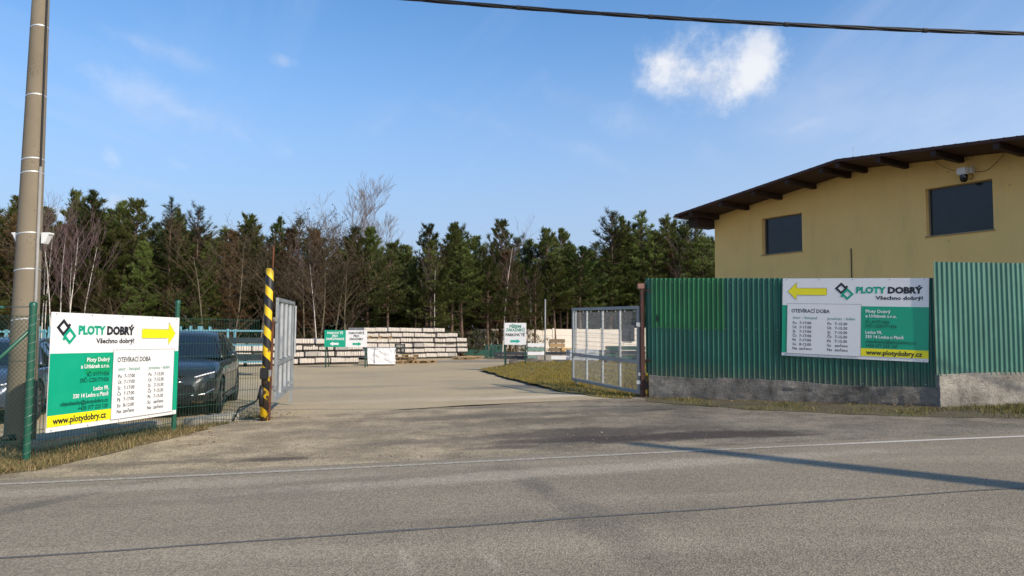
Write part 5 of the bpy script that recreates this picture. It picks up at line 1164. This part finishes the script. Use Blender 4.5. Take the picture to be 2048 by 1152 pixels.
def proto(name, label, cat, group, parts):
    t = thing(name, label, cat, (0, -500, 0), 0, group)
    for nm, b, m in parts:
        if b.f:
            o = mesh(nm, b.v, b.f, m, t, None, nm == 'trunk')
            if nm != 'trunk': o['kind'] = 'stuff'
    return t
PINES = []; PINES_T = []
for i, (h, s, sp_2, shp) in enumerate(((10, .30, 2.0, .8), (10, .42, 1.7, .6), (10, .2, 2.2, .9), (10, .5, 1.5, .5), (10, .36, 1.9, .7), (10, .25, 1.6, .65), (10, .45, 2.1, .75))):
    tr, br, cr = pine(100 + i, h, s, sp_2, sharp=shp); PINES.append(proto('pine_tree', '', 'tree', 'pines of the forest edge', (('trunk', tr, M_bark), ('branches', br, M_bark), ('crown', cr, M_needle))))
M_deadneedle = needle_mat('dead_needles', [(0, (.050, .028, .010)), (.5, (.080, .045, .018)), (1, (.115, .068, .03))])
DEAD = []
for i in range(2):
    tr, br, cr = pine(150 + i, 10, .2, 1.5, .45, .7); DEAD.append(proto('pine_tree', '', 'tree', 'rusty dying pines of the forest edge', (('trunk', tr, M_bark), ('branches', br, M_bark), ('crown', cr, M_deadneedle))))
BROWN = []
for i in range(3):
    tr, tw, cr = bare(200 + i, 8.0, .075, .70, 3, leaf=2, first=.15, nb=6, twig=.006, wander=.1); BROWN.append(proto('oak_tree', '', 'tree', 'brown oaks of the forest edge', (('trunk', tr, M_barkg), ('branches', tw, M_twig), ('crown', cr, M_brownleaf))))
BARE = []
for i in range(2):
    tr, tw, cr = bare(300 + i, 9.0, .11, .55, 4, first=.3, nb=6 if i == 0 else 5, twig=.006, wander=.08); BARE.append(proto('bare_tree', '', 'tree', 'bare trees above the pines', (('trunk', tr, M_barkg), ('branches', tw, M_twigp))))
BIRCH = []
for i in range(3):
    tr, tw, cr = bare(400 + i, 7.5, .045, .5, 3, first=.4, nb=4, twig=.005, wander=.05); BIRCH.append(proto('birch_tree', '', 'tree', 'slender birches of the forest edge', (('trunk', tr, M_birch), ('branches', tw, M_twigr))))
used = set()
def behind(px):
    for lim, w_ in ((90, 'the concrete pole'), (360, 'the sign on the mesh fence'), (540, 'the dark grey car'), (735, 'the parking sign'), (960, 'the six-high panel stack'), (1140, 'the reception sign'), (1292, 'the gate leaf on the island'), (9999, 'the corrugated fence beside the hall')):
        if px < lim: return w_
def plant(p, loc, rz, s, label, tilt=(0, 0)):
    if p.name in used: o = dup(p, loc, rz, label, (s[0], s[0], s[1]))
    else: used.add(p.name); o = p; o.location = loc; o.rotation_euler = (0, 0, rz); o.scale = (s[0], s[0], s[1]); o['label'] = label
    o.rotation_euler = (tilt[0], tilt[1], rz); return o
SKY = [(-700, 400), (0, 400), (60, 420), (110, 430), (150, 395), (185, 395), (235, 425), (265, 410), (300, 425), (340, 405), (385, 422), (450, 436), (500, 438), (550, 446), (600, 446), (690, 462), (760, 465), (800, 480), (855, 455), (905, 455), (950, 480), (1000, 446), (1050, 490), (1100, 465), (1150, 466), (1215, 430), (1260, 455), (1290, 433), (1330, 446), (1380, 448), (1420, 452), (1600, 440), (2600, 430)]
def front(x): return 46.5 + 4.0 * smooth(-30, -8, x) + 13 * smooth(-6, 9, x)       # distance of the forest edge
rf2 = random.Random(77); nrow = 0
for row, (gap, back) in enumerate(((1.75, 0.0), (1.7, 2.6), (1.9, 5.2), (2.1, 8.5), (2.3, 12.5))):
    x = -44.0 + row * .6
    while x < 31:
        Y = front(x) + back + rf2.uniform(-.8, .8); px = 1024 + FOC * x / Y
        hs_ = (672 - interp(SKY, px)) * (front(x) + 1.5) / FOC + 1.4
        x += gap * rf2.uniform(.75, 1.3)
        oakzone = 415 < px < 705
        if row == 0 and (oakzone or 60 < px < 125): continue
        if row == 1 and oakzone and rf2.random() < .5: continue
        k = (1.0 if row else .93) * rf2.uniform(.74, 1.0) if row < 2 else rf2.uniform(.80, .96) * (1 + .02 * row)
        h = hs_ * k; p = PINES[rf2.randrange(7)]
        lab = ('green pine in the front row of the forest, behind ', 'pine in the second row of the forest, behind ', 'half hidden pine deep in the forest, behind ')[min(row, 2)] + behind(px)
        plant(p, Vector((x, Y, g(x, Y) - .1)), rf2.random() * 6.28, (h / 10 * rf2.uniform(.85, 1.45), h / 10), lab)
# pines whose tips make the skyline
for px, dY in ((180, .5), (152, 1.2), (268, .8), (340, .3), (385, 1.), (500, 3), (558, 3.4), (600, 4), (710, .2), (735, 1.5), (858, 0), (905, .4), (925, 1), (1003, .6), (1100, .3), (1125, 1), (1218, -.3), (1240, .8), (1290, 0), (1330, .5), (1378, 0), (1400, 1), (22, 1)):
    d0 = (px - 1024) / FOC; Y = front(d0 * 52) + dY; x = d0 * Y; h = (672 - interp(SKY, px)) * Y / FOC + 1.5
    plant(PINES[rf2.randrange(7)], Vector((x, Y, g(x, Y) - .1)), rf2.random() * 6.28, (h / 10 * rf2.uniform(.95, 1.35), h / 10), 'tall green pine rising above the skyline behind ' + behind(px))
for px, dY, top in ((418, -1.2, 470), (470, -1.6, 462), (522, -1.8, 480), (560, -1, 455), (612, -1.2, 458), (640, -1.8, 462), (668, -.9, 470), (690, -1.6, 490), (205, -1.5, 590), (240, -1.8, 570), (1025, -.8, 560), (985, -.5, 545), (105, .4, 440), (-40, 0, 440), (8, -.5, 420)):
    d0 = (px - 1024) / FOC; Y = front(d0 * 50) + dY; x = d0 * Y; h = (672 - top) * Y / FOC + 1.4
    plant(BROWN[rf2.randrange(3)], Vector((x, Y, g(x, Y) - .1)), rf2.random() * 6.28, (h / 9.5 * 1.15, h / 9.5), 'leafless brown oak with fine twigs, behind ' + behind(px))
for px, dY, top, i in ((690, 9, 402, 0), (738, 11, 436, 1)):
    d0 = (px - 1024) / FOC; Y = front(d0 * 50) + dY; x = d0 * Y; h = (672 - top) * Y / FOC + 1.4
    plant(BARE[i], Vector((x, Y, g(x, Y))), rf2.random() * 6.28, (h / 10.8 * .95, h / 10.8), 'tall grey leafless tree rising above the brown oaks')
for px, dY, top, tl in ((92, -2, 440, .0), (108, -2.4, 455, .04), (122, -2.2, 450, -.02), (135, -2.6, 450, .05), (150, -2.2, 510, .14), (84, -1.5, 450, -.03), (160, -1.8, 470, .02), (637, -3.0, 505, .09), (1006, -1.5, 470, .0), (870, -1, 520, .0), (1090, -1, 540, .01), (1353, -1.0, 500, 0), (1062, -1.2, 560, .02)):
    d0 = (px - 1024) / FOC; Y = front(d0 * 50) + dY; x = d0 * Y; h = (672 - top) * Y / FOC + 1.4
    plant(BIRCH[rf2.randrange(3)], Vector((x, Y, g(x, Y))), rf2.random() * 6.28, (h / 8.2, h / 8.2), ('slender birch leaning among the brown oaks' if px == 637 else 'slender white-stemmed birch before the pines, behind ' + behind(px)), tilt=(0, tl))
for px, dY, top in ((465, -.4, 468), (580, -.3, 462), (625, -.4, 466), (120, -.6, 455), (1010, -.9, 505), (20, -1, 440), (1345, -.6, 505)):
    d0 = (px - 1024) / FOC; Y = front(d0 * 50) + dY; x = d0 * Y; h = (672 - top) * Y / FOC + 1.4
    plant(DEAD[rf2.randrange(2)], Vector((x, Y, g(x, Y) - .1)), rf2.random() * 6.28, (h / 10 * rf2.uniform(1., 1.3), h / 10), 'rusty brown thin-needled pine at the forest edge, behind ' + behind(px))
# low undergrowth hides the feet of the trees
ub_ = MB(); ru = random.Random(5)
for _ in range(9000):
    x = ru.uniform(-44, 30); Y = front(x) + ru.uniform(-1.2, 6); p = Vector((x, Y, g(x, Y) + ru.uniform(0, 1.5))); tuft(ub_, p, Vector((ru.uniform(-1, 1), ru.uniform(-1, 1), 1)), ru, ru.uniform(.25, .5), .05, 6)
o = mesh('undergrowth', ub_.v, ub_.f, needle_mat('undergrowth_leaves', [(0, (.022, .034, .013)), (.6, (.045, .050, .02)), (1, (.085, .062, .03))])); o['kind'] = 'stuff'; tag(o, 'low dark undergrowth between the feet of the forest trees', 'undergrowth')
fw = MB(); rw = random.Random(15)
for _ in range(19000):
    x = rw.uniform(-62, 48); Y = front(x) + rw.uniform(10, 22); h = 7.6 + 1.2 * noise.noise((x * .25, Y * .2, 0)); z = h * rw.random() ** 1.2; p = Vector((x, Y, g(x, Y) + z)); tuft(fw, p, Vector((rw.uniform(-1, 1), rw.uniform(-1, 1), .8)), rw, rw.uniform(.45, .9), .16, 6)
o = mesh('forest', fw.v, fw.f, M_needle); o['kind'] = 'stuff'; tag(o, 'dark mass of pine wood filling the depth behind the trees', 'forest')
for L in (PINES, DEAD, BROWN, BARE, BIRCH):
    for p in L:
        if p.name not in used:
            for ch in list(p.children): bpy.data.objects.remove(ch)
            bpy.data.objects.remove(p)
